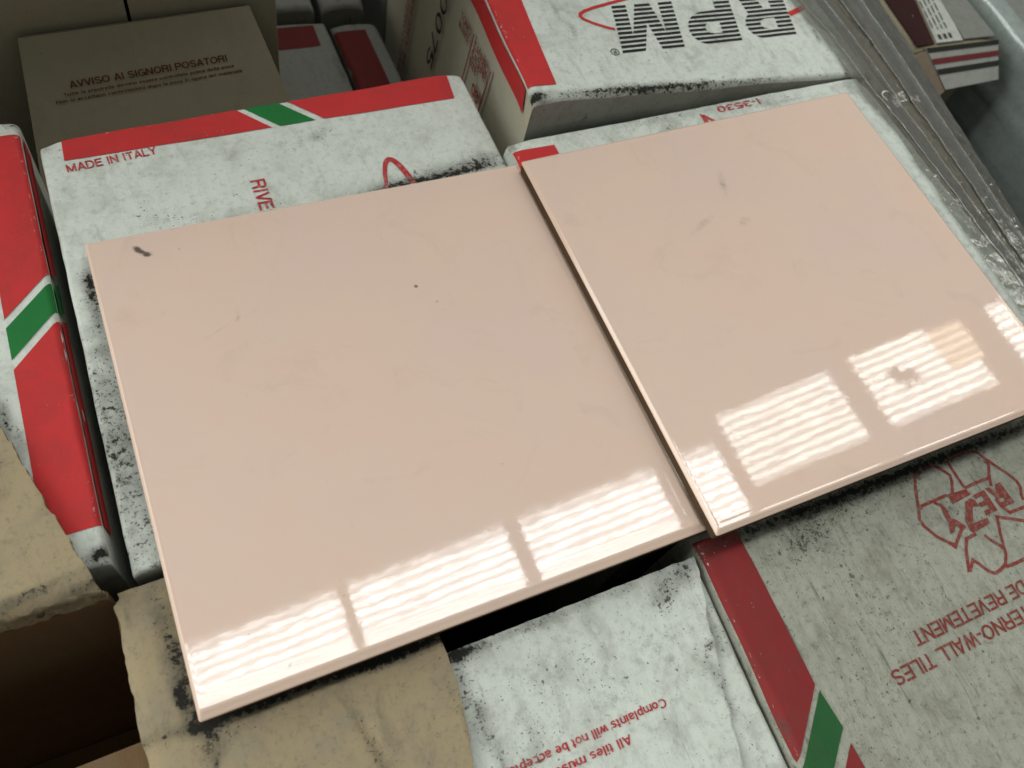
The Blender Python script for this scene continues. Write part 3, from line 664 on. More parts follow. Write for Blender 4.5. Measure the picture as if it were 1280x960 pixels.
# writing on the beige left wall of that carton (plane x ~ 0.206)
def wall_print(name, V, F, mat, y0, z0, dy, dz, uy, uz):
    """local x runs along (dy, dz), local y along (uy, uz), on the wall of carton c4"""
    P = []
    for a, b, *h in V:
        y = y0 + a * dy + b * uy; z = z0 + a * dz + b * uz
        P.append((lx4(y) - 0.0018 - (h[0] if h else 0), y, z))
    return build(name, P, F, M[mat], c4.root, True)
V, F = text_mesh('50075', 0.0120, 0.082, 0.85); wall_print('stamped_number', V, F, 'black', 0.3445, 0.0030, 0.205, -0.978, -0.978, -0.10)
for k, s_ in enumerate(('RIVESTIMENTO INTERNO DI CERAMICA', 'CARREAUX DE REVETEMENT WALL TILES')):
    V, F = text_mesh(s_, 0.0062, 0.150, 1.0); wall_print('lettering', V, F, 'red_text_beige', 0.4010 - 0.0090 * k, 0.000, 0.11, -0.994, -0.994, -0.05)
for y0, rows, wd_ in ((0.3160, ('TONO', 'NUANCE'), 0.0170), (0.2920, ('CALIBRO', 'CALIBRE', 'SIZE'), 0.0225)):
    for k, r_ in enumerate(rows):
        V, F = text_mesh(r_, 0.0048, wd_ if k < 2 else wd_ * 0.5, 1.35); wall_print('lettering', V, F, 'red_text_beige', y0 + 0.0014 * k, -0.0095 - 0.0066 * k, -1, 0.03, 0.10, 0.99)
V, F = text_mesh('08', 0.0080, 0.011, 1.5); wall_print('lettering', V, F, 'red_text_beige', 0.2850, -0.0355, -1, 0.03, 0.1, 0.99)
for y0 in (0.2945, 0.2660):
    V, F = ribbon([(0, 0.0), (0.0078, -0.050)], 0.0016); wall_print('printed_rule', V, F, 'red_text_beige', y0, -0.003, 1, 0, 0, 1)

# carton in front right with the recycling mark
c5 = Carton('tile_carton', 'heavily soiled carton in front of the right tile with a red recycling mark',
            [(0.1900, -0.2150), (0.4150, -0.2150), (0.4150, 0.0020), (0.1985, 0.0035)], -0.0125, r=0.0034, amp=0.0007, seed=14.0, mat='paper_dirty_dim',
            stains=[(0.31, -0.0052, 0.14, 0.0030, 0, 1.2), (0.30, -0.012, 0.06, 0.006, 0, 0.35), (0.255, -0.03, 0.03, 0.004, 95, 0.25), (0.325, -0.028, 0.004, 0.003, 0, 0.8), (0.197, -0.078, 0.006, 0.002, 95, 0.7), (0.245, -0.075, 0.03, 0.0012, 100, 0.5), (0.236, -0.06, 0.03, 0.0012, 100, 0.4), (0.245, -0.018, 0.012, 0.006, 20, 0.6), (0.264, -0.055, 0.012, 0.002, 90, 0.4)], edge_stain=0.18)  # first strip paints the tile's edge shadow over real grime
def lx5(y): return 0.1985 + (0.0085 / 0.2185) * (y - 0.0035) + 0.0002
c5.quads('red_band', [[(lx5(-0.0905), -0.0905), (0.2172, -0.0690), (0.2186, -0.0030), (lx5(-0.001), -0.0010)], [(lx5(-0.205), -0.205), (0.222, -0.205), (0.2192, -0.0925), (lx5(-0.115), -0.1150)]], 'red_dirty_dim')
c5.quads('green_stripe', [[(lx5(-0.109), -0.1090), (0.2192, -0.0868), (0.2178, -0.0715), (lx5(-0.0935), -0.0935)]], 'green_dirty_dim')
c5.text('lettering', 'RIVESTIMENTO INTERNO-WALL TILES', (0.2500, -0.0765), 180, 0.0062, 'red_text_dirty_dim', width=0.150, end=True)
c5.text('lettering', 'CARREAUX DE REVETEMENT', (0.2690, -0.0668), 180, 0.0062, 'red_text_dirty_dim', width=0.112, end=True)

# recycling mark: outlined arrows and letters printed flat on the lid
MARK_LINES = [
    [(0.32739, -0.00552), (0.32791, -0.00649), (0.33149, -0.01085), (0.33388, -0.01427), (0.33257, -0.01751), (0.32913, -0.02259)],
    [(0.32739, -0.00552), (0.32617, -0.00751), (0.3191, -0.00729), (0.31633, -0.00847), (0.31318, -0.01261), (0.31012, -0.01824), (0.30772, -0.02298), (0.30494, -0.02701), (0.30499, -0.03049), (0.30653, -0.03397), (0.30739, -0.03598), (0.30854, -0.0376), (0.31115, -0.04046), (0.3136, -0.0435), (0.31709, -0.04107), (0.32158, -0.0382), (0.32479, -0.03732)],
    [(0.30869, -0.02331), (0.30985, -0.02219), (0.31766, -0.02205), (0.32582, -0.022)],
    [(0.31703, -0.02286), (0.31967, -0.02502), (0.31988, -0.02712), (0.31964, -0.03056)],
    [(0.33713, -0.02216), (0.33692, -0.01528), (0.33687, -0.00729), (0.34614, -0.00707), (0.35187, -0.00729), (0.35518, -0.00891), (0.35724, -0.01285), (0.35997, -0.01753), (0.36338, -0.02296), (0.36573, -0.02801), (0.36566, -0.03118), (0.36332, -0.03461), (0.36284, -0.03706)],
    [(0.33713, -0.02216), (0.34456, -0.02177), (0.35278, -0.02212)],
    [(0.3574, -0.01344), (0.3571, -0.01659), (0.35304, -0.02221), (0.35129, -0.02585)],
    [(0.34909, -0.035), (0.3516, -0.03971), (0.36132, -0.03993)],
    [(0.35678, -0.04582), (0.3437, -0.03905), (0.34187, -0.04271), (0.33924, -0.0473), (0.33721, -0.05153), (0.33561, -0.05488), (0.33218, -0.05851), (0.32789, -0.05986), (0.32441, -0.06028), (0.32185, -0.05818), (0.31971, -0.05408), (0.31783, -0.0515), (0.31332, -0.05513), (0.31246, -0.0553), (0.31522, -0.05057), (0.31817, -0.04583), (0.32119, -0.0425), (0.32762, -0.04227)],
    [(0.33123, -0.05961), (0.33783, -0.06003), (0.34434, -0.05991)],
    [(0.33121, -0.04401), (0.3332, -0.04767), (0.33566, -0.05074), (0.336, -0.05258)],
]
MARK_POLYS = [
    [(0.32599, -0.02179), (0.3373, -0.02274), (0.33773, -0.02574), (0.3259, -0.02663)],
    [(0.33251, -0.02784), (0.33632, -0.02707), (0.33817, -0.02873), (0.33818, -0.03181), (0.33502, -0.03099), (0.33297, -0.0331), (0.32998, -0.03711), (0.32738, -0.03722), (0.32701, -0.03459), (0.32975, -0.032)],
    [(0.32669, -0.03498), (0.32851, -0.03661), (0.3295, -0.0377), (0.33837, -0.03773), (0.33806, -0.04039), (0.32647, -0.04138), (0.32564, -0.0401)],
    [(0.31866, -0.0267), (0.32101, -0.02649), (0.32048, -0.03184), (0.32229, -0.03347), (0.32479, -0.03732), (0.32205, -0.03762), (0.32023, -0.03525), (0.31757, -0.0378), (0.31502, -0.0379), (0.31732, -0.03425)],
    [(0.33883, -0.02637), (0.34608, -0.0262), (0.34613, -0.03656), (0.33879, -0.03686), (0.33903, -0.03465), (0.34303, -0.03448), (0.34295, -0.03266), (0.33885, -0.03255), (0.33893, -0.03053), (0.3432, -0.03043), (0.3432, -0.0281), (0.339, -0.02849)],
    [(0.3471, -0.02576), (0.34949, -0.02604), (0.35143, -0.02956), (0.35335, -0.02575), (0.35663, -0.02578), (0.35708, -0.03642), (0.35111, -0.03646), (0.3513, -0.0341), (0.35292, -0.03397), (0.35353, -0.03288), (0.35217, -0.03216), (0.35057, -0.03266), (0.35019, -0.03372), (0.35129, -0.03412), (0.35101, -0.03643), (0.34859, -0.03483), (0.34826, -0.03214), (0.3498, -0.0311), (0.34794, -0.02787)],
]
V, F = [], []
for ln in MARK_LINES:
    v, f = ribbon(dense(ln, 0.002), 0.0015); F += [tuple(i + len(V) for i in q) for q in f]; V += v
c5.put('recycling_mark', V, F, 'red_text_dirty_dim')
V, F = [], []
for pl in MARK_POLYS:
    F.append(tuple(range(len(V), len(V) + len(pl)))); V += pl
c5.put('recycling_mark', V, F, 'red_text_dirty_dim', 0.0004)

# ------------------------------------------------------------------ boards with free outlines
def plate(name, xl, xr, y0, y1, zf, th, mat, parent, stain=None, ny=90, nx=40, edge_mat=None):
    """sheet of board between the outlines xl(y) and xr(y); real thickness"""
    V, F, S = [], [], []
    for side in (0, 1):
        for j in range(ny + 1):
            y = y0 + (y1 - y0) * j / ny; a, b = xl(y), xr(y)
            for i in range(nx + 1):
                u = i / nx; u = u * u * (3 - 2 * u) * 0.5 + u * 0.5
                x = a + (b - a) * u; yy = y + (0.0005 * nz(x, 3.1, 180) if j in (0, ny) else 0)
                V.append((x, yy, zf(x, y) - (th if side else 0)))
                d = min(x - a, b - x, y - y0, y1 - y); S.append((stain(x, y) if stain else 0) + 0.25 * math.exp(-max(d, 0) / 0.002))
    n = nx + 1; N = n * (ny + 1)
    for j in range(ny):
        for i in range(nx):
            k = j * n + i; F.append((k, k + 1, k + n + 1, k + n)); F.append((N + k + 1, N + k, N + k + n, N + k + n + 1))
    for j in range(ny):
        k = j * n; F.append((k, k + n, N + k + n, N + k)); k = j * n + nx; F.append((k + n, k, N + k, N + k + n))
    for i in range(nx):
        F.append((i + 1, i, N + i, N + i + 1)); k = ny * n + i; F.append((k, k + 1, N + k + 1, N + k))
    o = build(name, V, F, M[mat], parent, True, S)
    o.data.set_sharp_from_angle(angle=math.radians(40))
    return o

# carton in the middle of the front row with its printed lid flap
def pl6(y): return [(-0.011, -0.22), (0.1885, -0.22), (0.1973, -0.0060), (-0.011, -0.0060)]
c6 = Carton('tile_carton', 'white carton in front of the left tile with red complaints notice on its flap', pl6(0), -0.0180, r=0.0022, amp=0.0005, seed=17.0, mat='paper_mid',
            stains=[(0.190, -0.035, 0.012, 0.004, 95, 0.7), (0.184, -0.07, 0.03, 0.003, 97, 0.5)], edge_stain=0.3)
def jag(y, s=1.0): return 0.0007 * nz(y, 0.0, 520, s) + 0.0010 * nz(y, 1.0, 150, s)
def xr6(y):
    t = [(0.0005, 0.1985), (-0.0116, 0.1960), (-0.0359, 0.1877), (-0.0394, 0.1883), (-0.0419, 0.1867), (-0.0621, 0.1809), (-0.0843, 0.1752), (-0.2418, 0.1512)]
    for (a, xa), (b, xb) in zip(t, t[1:]):
        if y >= b: return xa + (xb - xa) * (y - a) / (b - a) + jag(y)
    return 0.15
st6 = blobs([(0.178, -0.015, 0.012, 0.005, 25, 0.62), (0.19, -0.010, 0.008, 0.004, 60, 0.4), (0.12, -0.008, 0.05, 0.002, 0, 0.45), (0.090, -0.035, 0.03, 0.003, 96, 0.6), (0.10, -0.055, 0.02, 0.006, 60, 0.4), (0.186, -0.04, 0.003, 0.002, 0, 0.7),
             (0.11, -0.03, 0.05, 0.02, 20, 0.22), (0.15, -0.04, 0.03, 0.02, 0, 0.15), (0.09, -0.008, 0.008, 0.004, 0, 0.8), (0.165, -0.035, 0.016, 0.0008, 118, 0.5), (0.183, -0.06, 0.03, 0.003, 98, 0.45)])
def zf6(x, y): return -0.0157 + 0.0005 * nz(x, y, 20, 30) - 0.0012 * math.exp(-max(0, -0.0062 - y) / 0.0015)
plate('lid_flap', lambda y: -0.010, xr6, -0.22, -0.0058, zf6, 0.0018, 'paper_mid', c6.root, st6, 140, 60)
class OnFlap:
    root = c6.root
    def zf(s, x, y): return zf6(x, y)
    def stain(s, x, y): return st6(x, y)
    def wear(s, x, y): return 0.0
    put = Carton.put; text = Carton.text
fl = OnFlap()
fl.text('lettering', 'All tiles must be inspected before laying', (0.1392, -0.0571), 180, 0.0034, 'red_text', width=0.094)
fl.text('lettering', 'Complaints will not be accepted after laying', (0.1578, -0.0506), 180, 0.0034, 'red_text', width=0.0935)

# opened kraft carton at the lower left: walls, floor, two flaps folded outwards
kb = thing('open_carton', 'opened brown kraft carton at lower left with its dark inside showing', 'carton', (-0.12, -0.06, -0.26))
def box(V, F, x0, x1, y0, y1, z0, z1):
    b = len(V); V += [(x, y, z) for z in (z0, z1) for y in (y0, y1) for x in (x0, x1)]
    F += [tuple(b + i for i in f) for f in ((0, 2, 3, 1), (4, 5, 7, 6), (0, 1, 5, 4), (2, 6, 7, 3), (0, 4, 6, 2), (1, 3, 7, 5))]
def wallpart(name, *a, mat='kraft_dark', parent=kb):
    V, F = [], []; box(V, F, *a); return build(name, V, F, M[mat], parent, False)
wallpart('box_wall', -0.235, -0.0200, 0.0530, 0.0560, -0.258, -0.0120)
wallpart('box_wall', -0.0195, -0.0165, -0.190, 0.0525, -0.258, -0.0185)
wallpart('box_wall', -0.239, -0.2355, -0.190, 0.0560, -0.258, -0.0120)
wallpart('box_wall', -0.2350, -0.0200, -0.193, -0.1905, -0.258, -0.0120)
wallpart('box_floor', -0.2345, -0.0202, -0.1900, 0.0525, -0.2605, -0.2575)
def zk1(x, y):
    t = max(0, 0.062 - y)
    return -0.0030 + 0.0006 * nz(x, y, 25, 41) - 900 * t ** 3 * 0 - 0.004 * (t / 0.0075) ** 2 + 0.0016 * math.exp(-((x + 0.047 + 0.15 * (y - 0.1)) / 0.005) ** 2) * nz(x, y, 75, 2) * (1 if y > 0.08 else 0)
def xr1(y):
    t = [(0.050, -0.0200), (0.056, -0.0212), (0.0895, -0.0315), (0.133, -0.0440), (0.20, -0.063)]
    for (a, xa), (b, xb) in zip(t, t[1:]):
        if y <= b: return xa + (xb - xa) * (y - a) / (b - a) + jag(y, 5.0)
    return -0.06
stk1 = blobs([(-0.045, 0.0600, 0.03, 0.0026, 8, 0.75), (-0.025, 0.0575, 0.008, 0.002, 10, 0.7), (-0.046, 0.105, 0.008, 0.0008, 70, 0.8), (-0.052, 0.094, 0.01, 0.0008, 30, 0.8), (-0.054, 0.112, 0.008, 0.0008, 0, 0.6), (-0.036, 0.085, 0.012, 0.002, 60, 0.25)])
plate('box_flap', lambda y: -0.235, xr1, 0.0545, 0.172, zk1, 0.0034, 'kraft', kb, stk1, 90, 70)
V, F = [], []
for k, (zz, dy) in enumerate(((-0.0035, 0.0), (-0.0052, 0.0012), (-0.0068, 0.0005), (-0.0090, 0.0022), (-0.0125, 0.0015))):
    for i in range(241):
        x = -0.235 + 0.2150 * i / 240
        rg = 0.0011 * nz(x, k * 3.1, 260, 61) + 0.0016 * nz(x, k * 1.7, 80, 62)
        V.append((x, 0.0547 - dy + rg, zz + 0.0010 * nz(x, k * 2.3, 240, 63)))
for k in range(4):
    for i in range(240): a = k * 241 + i; F.append((a, a + 241, a + 242, a + 1))
build('torn_edge', V, F, M['kraft'], kb, True, [0.25 + 0.35 * (0.5 + nz(v[0], v[1], 160, 64)) for v in V])
def xl2(y): return -0.0192 + 0.0012 * nz(y, 0, 60, 7) + jag(y, 7.0) * 0.6 + (0.0025 if y > 0.052 else 0)
def xr2(y):
    t = [(0.0611, 0.0876), (0.0005, 0.0853), (-0.0116, 0.0856), (-0.0217, 0.0850), (-0.0338, 0.0833), (-0.046, 0.0807), (-0.0904, 0.0744), (-0.20, 0.07)]
    for (a, xa), (b, xb) in zip(t, t[1:]):
        if y >= b: return xa + (xb - xa) * (y - a) / (b - a) + 0.3 * jag(y, 9.0)
    return 0.07
def zk2(x, y): return -0.0126 + 0.0003 * nz(x, y, 25, 47) - 0.0018 * math.exp(-(x + 0.0192) / 0.0035) - 0.0007 * math.exp(-((x - 0.050 + 0.2 * (y + 0.02)) / 0.0022) ** 2)
stk2_shade = blobs([(-0.003, 0.025, 0.03, 0.005, 97, 0.85), (0.004, 0.004, 0.012, 0.005, 70, 0.7), (-0.005, 0.0115, 0.005, 0.002, 100, 1.0), (0.042, 0.0008, 0.07, 0.0026, -1, 1.2), (0.066, -0.001, 0.012, 0.003, 0, 0.9), (0.050, -0.025, 0.02, 0.002, 98, 0.6), (0.056, -0.045, 0.02, 0.003, 95, 0.5),  # strip along the tile's front edge adds its contact shadow to real grime
              (-0.0155, 0.045, 0.006, 0.0012, 95, 0.6), (0.0015, -0.012, 0.002, 0.001, 80, 0.9), (0.083, -0.03, 0.04, 0.002, 96, 0.35), (0.012, -0.004, 0.02, 0.004, 20, 0.4)])
plate('box_flap', xl2, xr2, -0.19, 0.0545, zk2, 0.0022, 'kraft', kb, stk2_shade, 120, 70)
# inner flap hanging inside, only its lighter corner shows
V, F = [], []
grid_quad(V, F, [Vector(p) for p in ((-0.130, -0.150), (-0.0205, -0.150), (-0.0205, 0.0085), (-0.130, 0.0085))], 0.01)
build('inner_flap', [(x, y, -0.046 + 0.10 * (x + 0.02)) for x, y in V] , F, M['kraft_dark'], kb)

# ------------------------------------------------------------------ dark cartons standing behind, and the leaning flap with the notice
WB = lambda x: 0.3305 + 0.050 * (x + 0.007)
b1 = Carton('tall_carton', 'dark grey brown carton standing in the far left corner', [(-0.20, WB(-0.20)), (0.0425, WB(0.0425)), (0.0425, 0.56), (-0.20, 0.55)], 0.20, seed=21.0, mat='kraft_grey', step=0.02)
b2 = Carton('tall_carton', 'dark grey brown carton just right of the vertical seam at the back', [(0.0442, WB(0.0442)), (0.1165, WB(0.1165)), (0.1165, 0.56), (0.0442, 0.56)], 0.19, seed=22.0, mat='kraft_grey', step=0.02)
nb = thing('notice_board', 'dark cardboard flap with small red Italian notice leaning behind the left carton', 'cardboard flap', (0.05, 0.29, -0.26))
PA, PB = Vector((-0.0072, 0.3248, 0.0)), Vector((0.1018, 0.3305, 0.0))
PD, PC = Vector((-0.0220, 0.2830, -0.085)), Vector((0.1270, 0.2890, -0.085))
nrm = (PB - PA).cross(PD - PA).normalized() * -1
def onb(u, v, h=0.0):
    p = (PA * (1 - u) + PB * u) * (1 - v) + (PD * (1 - u) + PC * u) * v
    return p + nrm * h
if nrm.y > 0: nrm = -nrm
V, F = [], []; nu, nv = 30, 16
for sd in (0, 1):
    for j in range(nv + 1):
        for i in range(nu + 1): V.append(onb(i / nu, j / nv, -0.003 * sd + 0.0004 * nz(i * .3, j * .3, 1, 2)))
n = nu + 1; N = n * (nv + 1)
for j in range(nv):
    for i in range(nu):
        k = j * n + i; F.append((k + 1, k, k + n, k + n + 1)); F.append((N + k, N + k + 1, N + k + n + 1, N + k + n))
for i in range(nu): F.append((i, i + 1, N + i + 1, N + i)); k = nv * n + i; F.append((k + 1, k, N + k, N + k + 1))
for j in range(nv): k = j * n; F.append((k + n, k, N + k, N + k + n)); k += nu; F.append((k, k + n, N + k + n, N + k))
o = build('board', V, F, M['kraft_grey'], nb); o.data.set_sharp_from_angle(angle=math.radians(40))
# the flap is carried on down to the floor by the carton wall it belongs to
wallpart('board_base', -0.018, 0.118, 0.2795, 0.2825, -0.26, -0.0850, mat='kraft_grey', parent=nb)
e1 = (PB - PA).normalized(); e2_ = nrm.cross(e1).normalized()
if e2_.z < 0: e2_ = -e2_
def board_text(s_, p, q, cap):
    V, F = text_mesh(s_, cap, (q - p).length, 1.0); d = (q - p).normalized(); up = nrm.cross(d).normalized()
    if up.z < 0: up = -up
    build('lettering', [p + d * x + up * y + nrm * (0.0007 + h) for x, y, h in V], F, M['red_text_dark'], nb)
board_text('AVVISO AI SIGNORI POSATORI', Vector((0.0083, 0.3144, -0.0231)), Vector((0.0854, 0.3189, -0.0222)), 0.0034)
board_text('Tutte le piastrelle devono essere controllate prima della posa', Vector((0.0044, 0.3128, -0.0262)), Vector((0.0881, 0.3176, -0.0253)), 0.0016)
board_text('Non si accettano contestazioni dopo la posa in opera del materiale', Vector((0.0001, 0.3115, -0.0290)), Vector((0.0922, 0.3164, -0.0281)), 0.0016)

# ------------------------------------------------------------------ cartons down in the pit behind
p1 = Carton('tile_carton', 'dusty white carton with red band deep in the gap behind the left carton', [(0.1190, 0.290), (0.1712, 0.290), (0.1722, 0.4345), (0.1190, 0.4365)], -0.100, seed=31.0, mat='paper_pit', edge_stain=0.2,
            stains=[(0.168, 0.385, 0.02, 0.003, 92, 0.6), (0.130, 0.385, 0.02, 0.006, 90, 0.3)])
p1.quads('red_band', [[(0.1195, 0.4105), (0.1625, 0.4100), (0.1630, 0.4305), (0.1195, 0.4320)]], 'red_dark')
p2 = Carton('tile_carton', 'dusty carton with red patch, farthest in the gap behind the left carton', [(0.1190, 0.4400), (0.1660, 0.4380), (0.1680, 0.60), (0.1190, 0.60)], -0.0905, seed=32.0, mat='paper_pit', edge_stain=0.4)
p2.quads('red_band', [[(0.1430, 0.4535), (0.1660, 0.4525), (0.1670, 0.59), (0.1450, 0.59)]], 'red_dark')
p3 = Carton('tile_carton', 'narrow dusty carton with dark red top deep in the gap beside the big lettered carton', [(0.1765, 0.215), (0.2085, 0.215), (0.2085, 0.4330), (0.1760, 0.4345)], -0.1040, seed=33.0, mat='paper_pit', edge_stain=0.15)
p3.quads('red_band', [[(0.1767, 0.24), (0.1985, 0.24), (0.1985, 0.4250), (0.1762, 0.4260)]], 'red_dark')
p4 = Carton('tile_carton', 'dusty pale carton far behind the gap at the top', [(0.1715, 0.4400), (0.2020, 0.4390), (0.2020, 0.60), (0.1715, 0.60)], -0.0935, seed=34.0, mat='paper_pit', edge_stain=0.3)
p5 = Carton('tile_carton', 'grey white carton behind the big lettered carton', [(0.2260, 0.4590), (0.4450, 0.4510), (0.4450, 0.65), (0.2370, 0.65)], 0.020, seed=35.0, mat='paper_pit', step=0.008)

# ------------------------------------------------------------------ right side: film-wrapped stack, striped carton, dark wrapped stack
M['kraft_mid'] = carton_mat('brown carton seen through film', (0.26, 0.20, 0.145), 0.2, 0.05, 0.0, (4, 4, 0), 0.05)
def xfr(y): return 0.4705 + (y - 0.1041) * 0.150
s1 = Carton('wrapped_carton', 'narrow brown carton under dusty stretch film at right', [(0.4300, -0.16), (xfr(-0.16) - 0.006, -0.16), (xfr(0.60) - 0.006, 0.60), (0.4520, 0.60)], -0.006, seed=41.0, mat='kraft_mid', step=0.008)
fm = thing('stretch_film', 'dusty clear stretch film draped in long folds over the cartons at right', 'plastic film', (0.44, 0.2, -0.26))
def lerp_t(t, y):
    for (a, xa), (b, xb) in zip(t, t[1:]):
        if y <= b: return xa + (xb - xa) * max(0, (y - a)) / (b - a)
    return t[-1][1]
FL = [(-0.16, 0.404), (0.042, 0.4085), (0.115, 0.4115), (0.165, 0.4150), (0.195, 0.4120), (0.245, 0.4130), (0.28, 0.410), (0.60, 0.40)]
def sstep(a, b, x): t = min(1, max(0, (x - a) / (b - a))); return t * t * (3 - 2 * t)
FOLDS = [(0.22, 0.0016, 0.016), (0.43, 0.0044, 0.026), (0.66, 0.0034, 0.022), (0.88, 0.0024, 0.016)]
def film_pt(y, s):
    xl, xr = lerp_t(FL, y) + 0.0012 * nz(y, 2, 60, 3), xfr(y) + 0.0006 * nz(y, 5, 70, 4)
    lo = -0.0076 + 0.0425 * 0.412 - 0.0039 * y + 0.0009
    edge = 0.4300 + 0.0512 * (y - 0.2108) if y > 0.19 else 0.4215
    up = sstep(0.196, 0.2125, y)
    if s > 0.9:
        q = (s - 0.9) / 0.1
        return (xr + 0.0015 * q + 0.001 * nz(y, q, 30, 14), y, -0.0035 - 0.15 * q)
    x = xl + (xr - xl) * s / 0.9
    hi = 0.03415 - 0.0575 * min(x, edge) + 0.0010; lo = -0.0076 + 0.0425 * min(x, 0.4215) - 0.0039 * y + 0.0010
    top = max(hi * up + lo * (1 - up), lo if y < 0.212 else hi)
    t = max(0.0, (x - edge) / (xr - edge))
    z = top + (-0.0035 - top) * (t ** 0.75)
    k = s / 0.9
    for c_, h_, w_ in FOLDS:
        cc = c_ + 0.022 * nz(y, c_ * 9, 7, 6) + 0.005 * nz(y, c_ * 5, 30, 8)
        z += h_ * (0.55 + 0.6 * nz(y, c_ * 7, 12, 9)) * math.exp(-abs(k - cc) / w_) * min(1, k * 6)
    z += 0.0006 * abs(nz(x * 3, y, 40, 11)) + 0.0007 * abs(nz(x * 2 + y, y, 85, 15))
    return (x, y, z)
V, F = [], []; ny, nx = 300, 130
for j in range(ny + 1):
    for i in range(nx + 1): V.append(film_pt(-0.16 + 0.76 * j / ny, i / nx))
for j in range(ny):
    for i in range(nx):
        a = j * (nx + 1) + i; F.append((a, a + 1, a + nx + 2, a + nx + 1))
build('film_sheet', V, F, M['film'], fm)
# doubled folds lying along the sheet, each with its bright turned edges
def fold(k0, k1, drift, seed, lift):
    V, F, n = [], [], 6
    for j in range(ny + 1):
        y = -0.16 + 0.76 * j / ny
        a = k0 + drift * (y - 0.15) + 0.006 * nz(y, seed, 9, 3); b = k1 + drift * 0.6 * (y - 0.15) + 0.006 * nz(y, seed, 9, 8)
        for i in range(n + 1):
            u = i / n; p = film_pt(y, 0.9 * min(0.99, max(0.01, a + (b - a) * u)))
            V.append((p[0], p[1], p[2] + lift * (0.5 + 1.6 * u * (1 - u))))
    for j in range(ny):
        for i in range(n):
            q = j * (n + 1) + i; F.append((q, q + 1, q + n + 2, q + n + 1))
    build('film_fold', V, F, M['film_fold'], fm)
    for e in (0, n):
        W, G = [], []
        for j in range(ny + 1):
            p = V[j * (n + 1) + e]; wd = 0.00018 * (1 + 0.8 * nz(p[1], seed + e, 25, 5))
            for m in range(4): W.append((p[0] + wd * math.cos(math.pi * m / 3), p[1], p[2] + 0.0002 + 0.0005 * math.sin(math.pi * m / 3)))
        for j in range(ny):
            for m in range(3): q = j * 4 + m; G.append((q, q + 4, q + 5, q + 1))
        build('film_edge', W, G, M['film_edge'], fm)
fold(0.14, 0.37, -0.55, 1.0, 0.0006); fold(0.56, 0.80, -0.25, 3.0, 0.0013)

def slab(name, pts, th, mat, parent, n=6):
    """four corner points -> sheet of real thickness (downwards along its normal)"""
    q = [Vector(p) for p in pts]; nn = (q[1] - q[0]).cross(q[3] - q[0]).normalized()
    if nn.z < 0: nn = -nn
    V, F = [], []
    for sd in (0, 1):
        for j in range(n + 1):
            for i in range(n + 1):
                u, v = i / n, j / n
                V.append((q[0] * (1 - u) + q[1] * u) * (1 - v) + (q[3] * (1 - u) + q[2] * u) * v - nn * th * sd)
    m = n + 1; N = m * m
    for j in range(n):
        for i in range(n):
            k = j * m + i; F += [(k, k + 1, k + m + 1, k + m), (N + k + 1, N + k, N + k + m, N + k + m + 1)]
    for i in range(n):
        k = n * m + i; F += [(i + 1, i, N + i, N + i + 1), (k, k + 1, N + k + 1, N + k)]
        k = i * m; F.append((k, k + m, N + k + m, N + k)); k += n; F.append((k + m, k, N + k, N + k + m))
    return build(name, V, F, mat if not isinstance(mat, str) else M[mat], parent, False)
sc1 = Carton('striped_carton', 'carton at upper right with red and black stripes across its sloping front', [(0.5360, 0.2590), (0.6125, 0.2565), (0.6200, 0.60), (0.5500, 0.60)], -0.0310, seed=51.0, mat='kraft_grey', step=0.01)
r_ = sc1.root
M['stripe_white'] = carton_mat('striped carton white', (0.42, 0.42, 0.38), 0.35, 0.3, 0.2, (6, 6, 0))
M['stripe_red'] = ink_mat('striped carton red', (0.20, 0.035, 0.04), 0.3, 0.2, 0.2, (6, 6, 0), 0.2)
M['stripe_black'] = ink_mat('striped carton black', (0.035, 0.035, 0.028), 0.3, 0.2, 0.2, (6, 6, 0), 0.2)
M['dark_red'] = ink_mat('very dark red carton top', (0.030, 0.006, 0.006), 0.2, 0.1, 0.2, (6, 6, 0), 0.1)
fa, fb = Vector((0.5440, 0.2584, -0.0298)), Vector((0.6120, 0.2554, -0.0298))
fd, fc = Vector((0.5640, 0.2372, -0.0510)), Vector((0.6168, 0.2372, -0.0505))
slab('front_flap', (fd, fc, fb, fa), 0.003, 'stripe_white', r_)
fn = (fc - fd).cross(fa - fd).normalized(); fn = fn if fn.z > 0 else -fn
def stripe(t0, t1, mat):
    P = [fa.lerp(fd, t0), fb.lerp(fc, t0), fb.lerp(fc, t1), fa.lerp(fd, t1)]; V, F = [], []
    for j in range(3):
        for i in range(13):
            u, v = i / 12, j / 2
            V.append((P[0] * (1 - u) + P[1] * u) * (1 - v) + (P[3] * (1 - u) + P[2] * u) * v + fn * 0.0004)
    for j in range(2):
        for i in range(12): a = j * 13 + i; F.append((a + 1, a, a + 13, a + 14))
    build('printed_stripe', V, F, M[mat], r_)
stripe(0.0, 0.11, 'stripe_black'); stripe(0.26, 0.39, 'stripe_red'); stripe(0.51, 0.64, 'stripe_black')
slab('side_flap', ((0.5535, 0.2330, -0.0560), (0.5635, 0.2368, -0.0520), (0.5450, 0.2570, -0.0315), (0.5300, 0.2550, -0.0330)), 0.003, 'kraft_mid', r_)
slab('paper_label', ((0.5560, 0.2610, -0.0292), (0.5800, 0.2600, -0.0292), (0.6060, 0.3500, -0.0292), (0.5860, 0.3500, -0.0292)), 0.0008, 'stripe_white', r_)
slab('lid_panel', ((0.5380, 0.2615, -0.0298), (0.5540, 0.2610, -0.0298), (0.5840, 0.3500, -0.0298), (0.5480, 0.3500, -0.0298)), 0.0006, 'dark_red', r_)
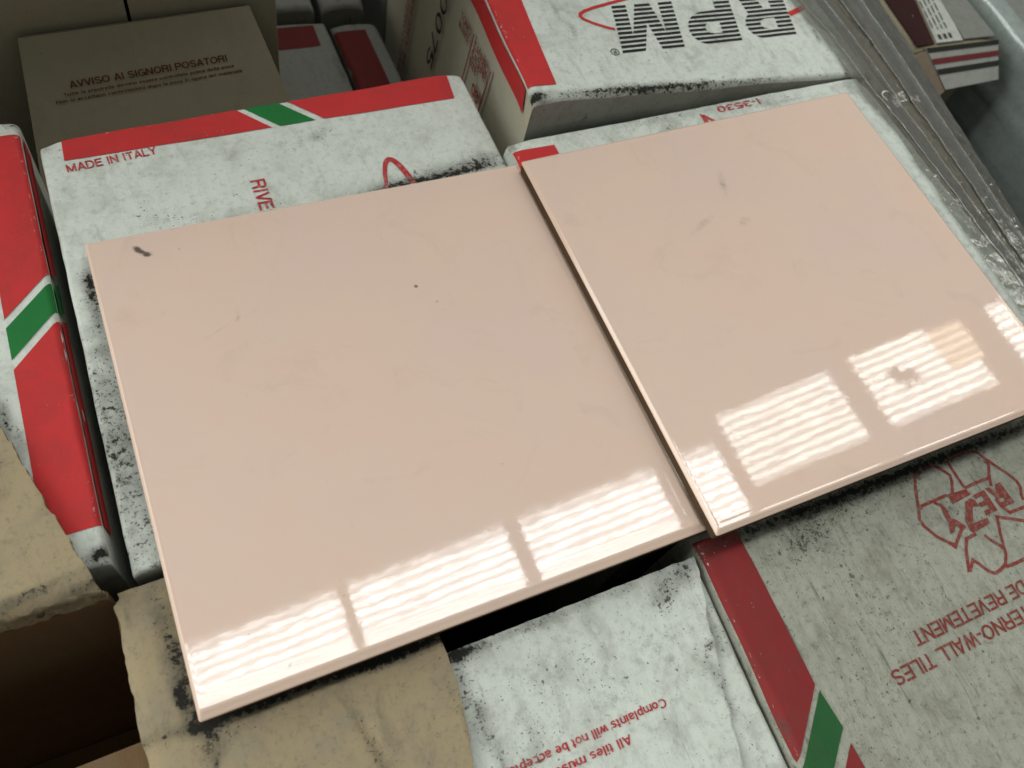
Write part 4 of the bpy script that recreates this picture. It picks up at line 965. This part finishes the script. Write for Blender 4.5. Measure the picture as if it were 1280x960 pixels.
slab('plastic_sheet', ((0.5815, 0.2605, -0.0288), (0.6110, 0.2590, -0.0288), (0.6200, 0.3800, -0.0288), (0.6075, 0.3800, -0.0288)), 0.0008, 'wrap_grey', r_)
for k in range(3):
    V, F = ribbon([(0.5590 + 0.0050 * k + 0.002, 0.2635), (0.5590 + 0.0050 * k + 0.0035, 0.2680)], 0.0024)
    build('printed_mark', [(x, y, -0.0287) for x, y in V], F, M['stripe_black'], r_)
for k in range(4):
    V, F = ribbon(dense([(0.5615 + 0.0042 * k, 0.2730), (0.5615 + 0.0042 * k + 0.022, 0.3450)], 0.002), 0.0009)
    F = [f for i, f in enumerate(F) if (i * 7 + k * 3) % 5 != 0]
    build('printed_mark', [(x, y, -0.0287) for x, y in V], F, M['stripe_black'], r_)

dw = thing('wrapped_stack', 'dark plastic-wrapped stack with glossy ridges at the far right edge', 'wrapped stack', (0.75, 0.2, -0.26))
V, F = [], []; ny, nz_ = 160, 90
ridg = [(-0.045, 0.0022), (-0.072, 0.0016), (-0.105, 0.0026), (-0.135, 0.0016), (-0.175, 0.0024), (-0.058, 0.001), (-0.155, 0.0012)]
for j in range(ny + 1):
    y = -0.1 + 0.75 * j / ny
    for i in range(nz_ + 1):
        s = i / nz_
        if s < 0.55: x, z = 0.632, -0.26 + (0.26 - 0.030) * s / 0.55
        else: x, z = 0.632 + 0.36 * (s - 0.55) / 0.45, -0.030
        x0 = x
        if s < 0.55:
            for rz, h in ridg:
                zz = rz + 0.006 * nz(y, rz * 50, 6, 3); x -= h * math.exp(-((z - zz) / 0.0022) ** 2) * (0.7 + nz(y, rz * 20, 9, 5))
            x += 0.0012 * nz(y, z, 30, 21)
        else:
            for rx in (0.640, 0.652, 0.661, 0.679, 0.70, 0.73):
                xx = rx + 0.006 * nz(y, rx * 50, 6, 7); z += 0.0035 * math.exp(-((x - xx) / 0.0024) ** 2) * (0.6 + nz(y, rx * 20, 9, 5))
            z += 0.001 * nz(y, x, 40, 23)
        V.append((x + 0.05 * (y - 0.2), y, z))
for j in range(ny):
    for i in range(nz_):
        a = j * (nz_ + 1) + i; F.append((a, a + nz_ + 1, a + nz_ + 2, a + 1))
# near end closed
e0 = len(V); V += [(V[nz_][0], -0.1, -0.26)]
F.append(tuple(range(nz_, -1, -1)) + (e0,))
top_f = [f for f in F if len(f) == 4 and f[0] % (nz_ + 1) > 0.56 * nz_]; side_f = [f for f in F if not (len(f) == 4 and f[0] % (nz_ + 1) > 0.56 * nz_)]
build('wrapping_side', V, side_f, M['wrap_black'], dw); build('wrapping_top', V, top_f, M['wrap_grey'], dw)
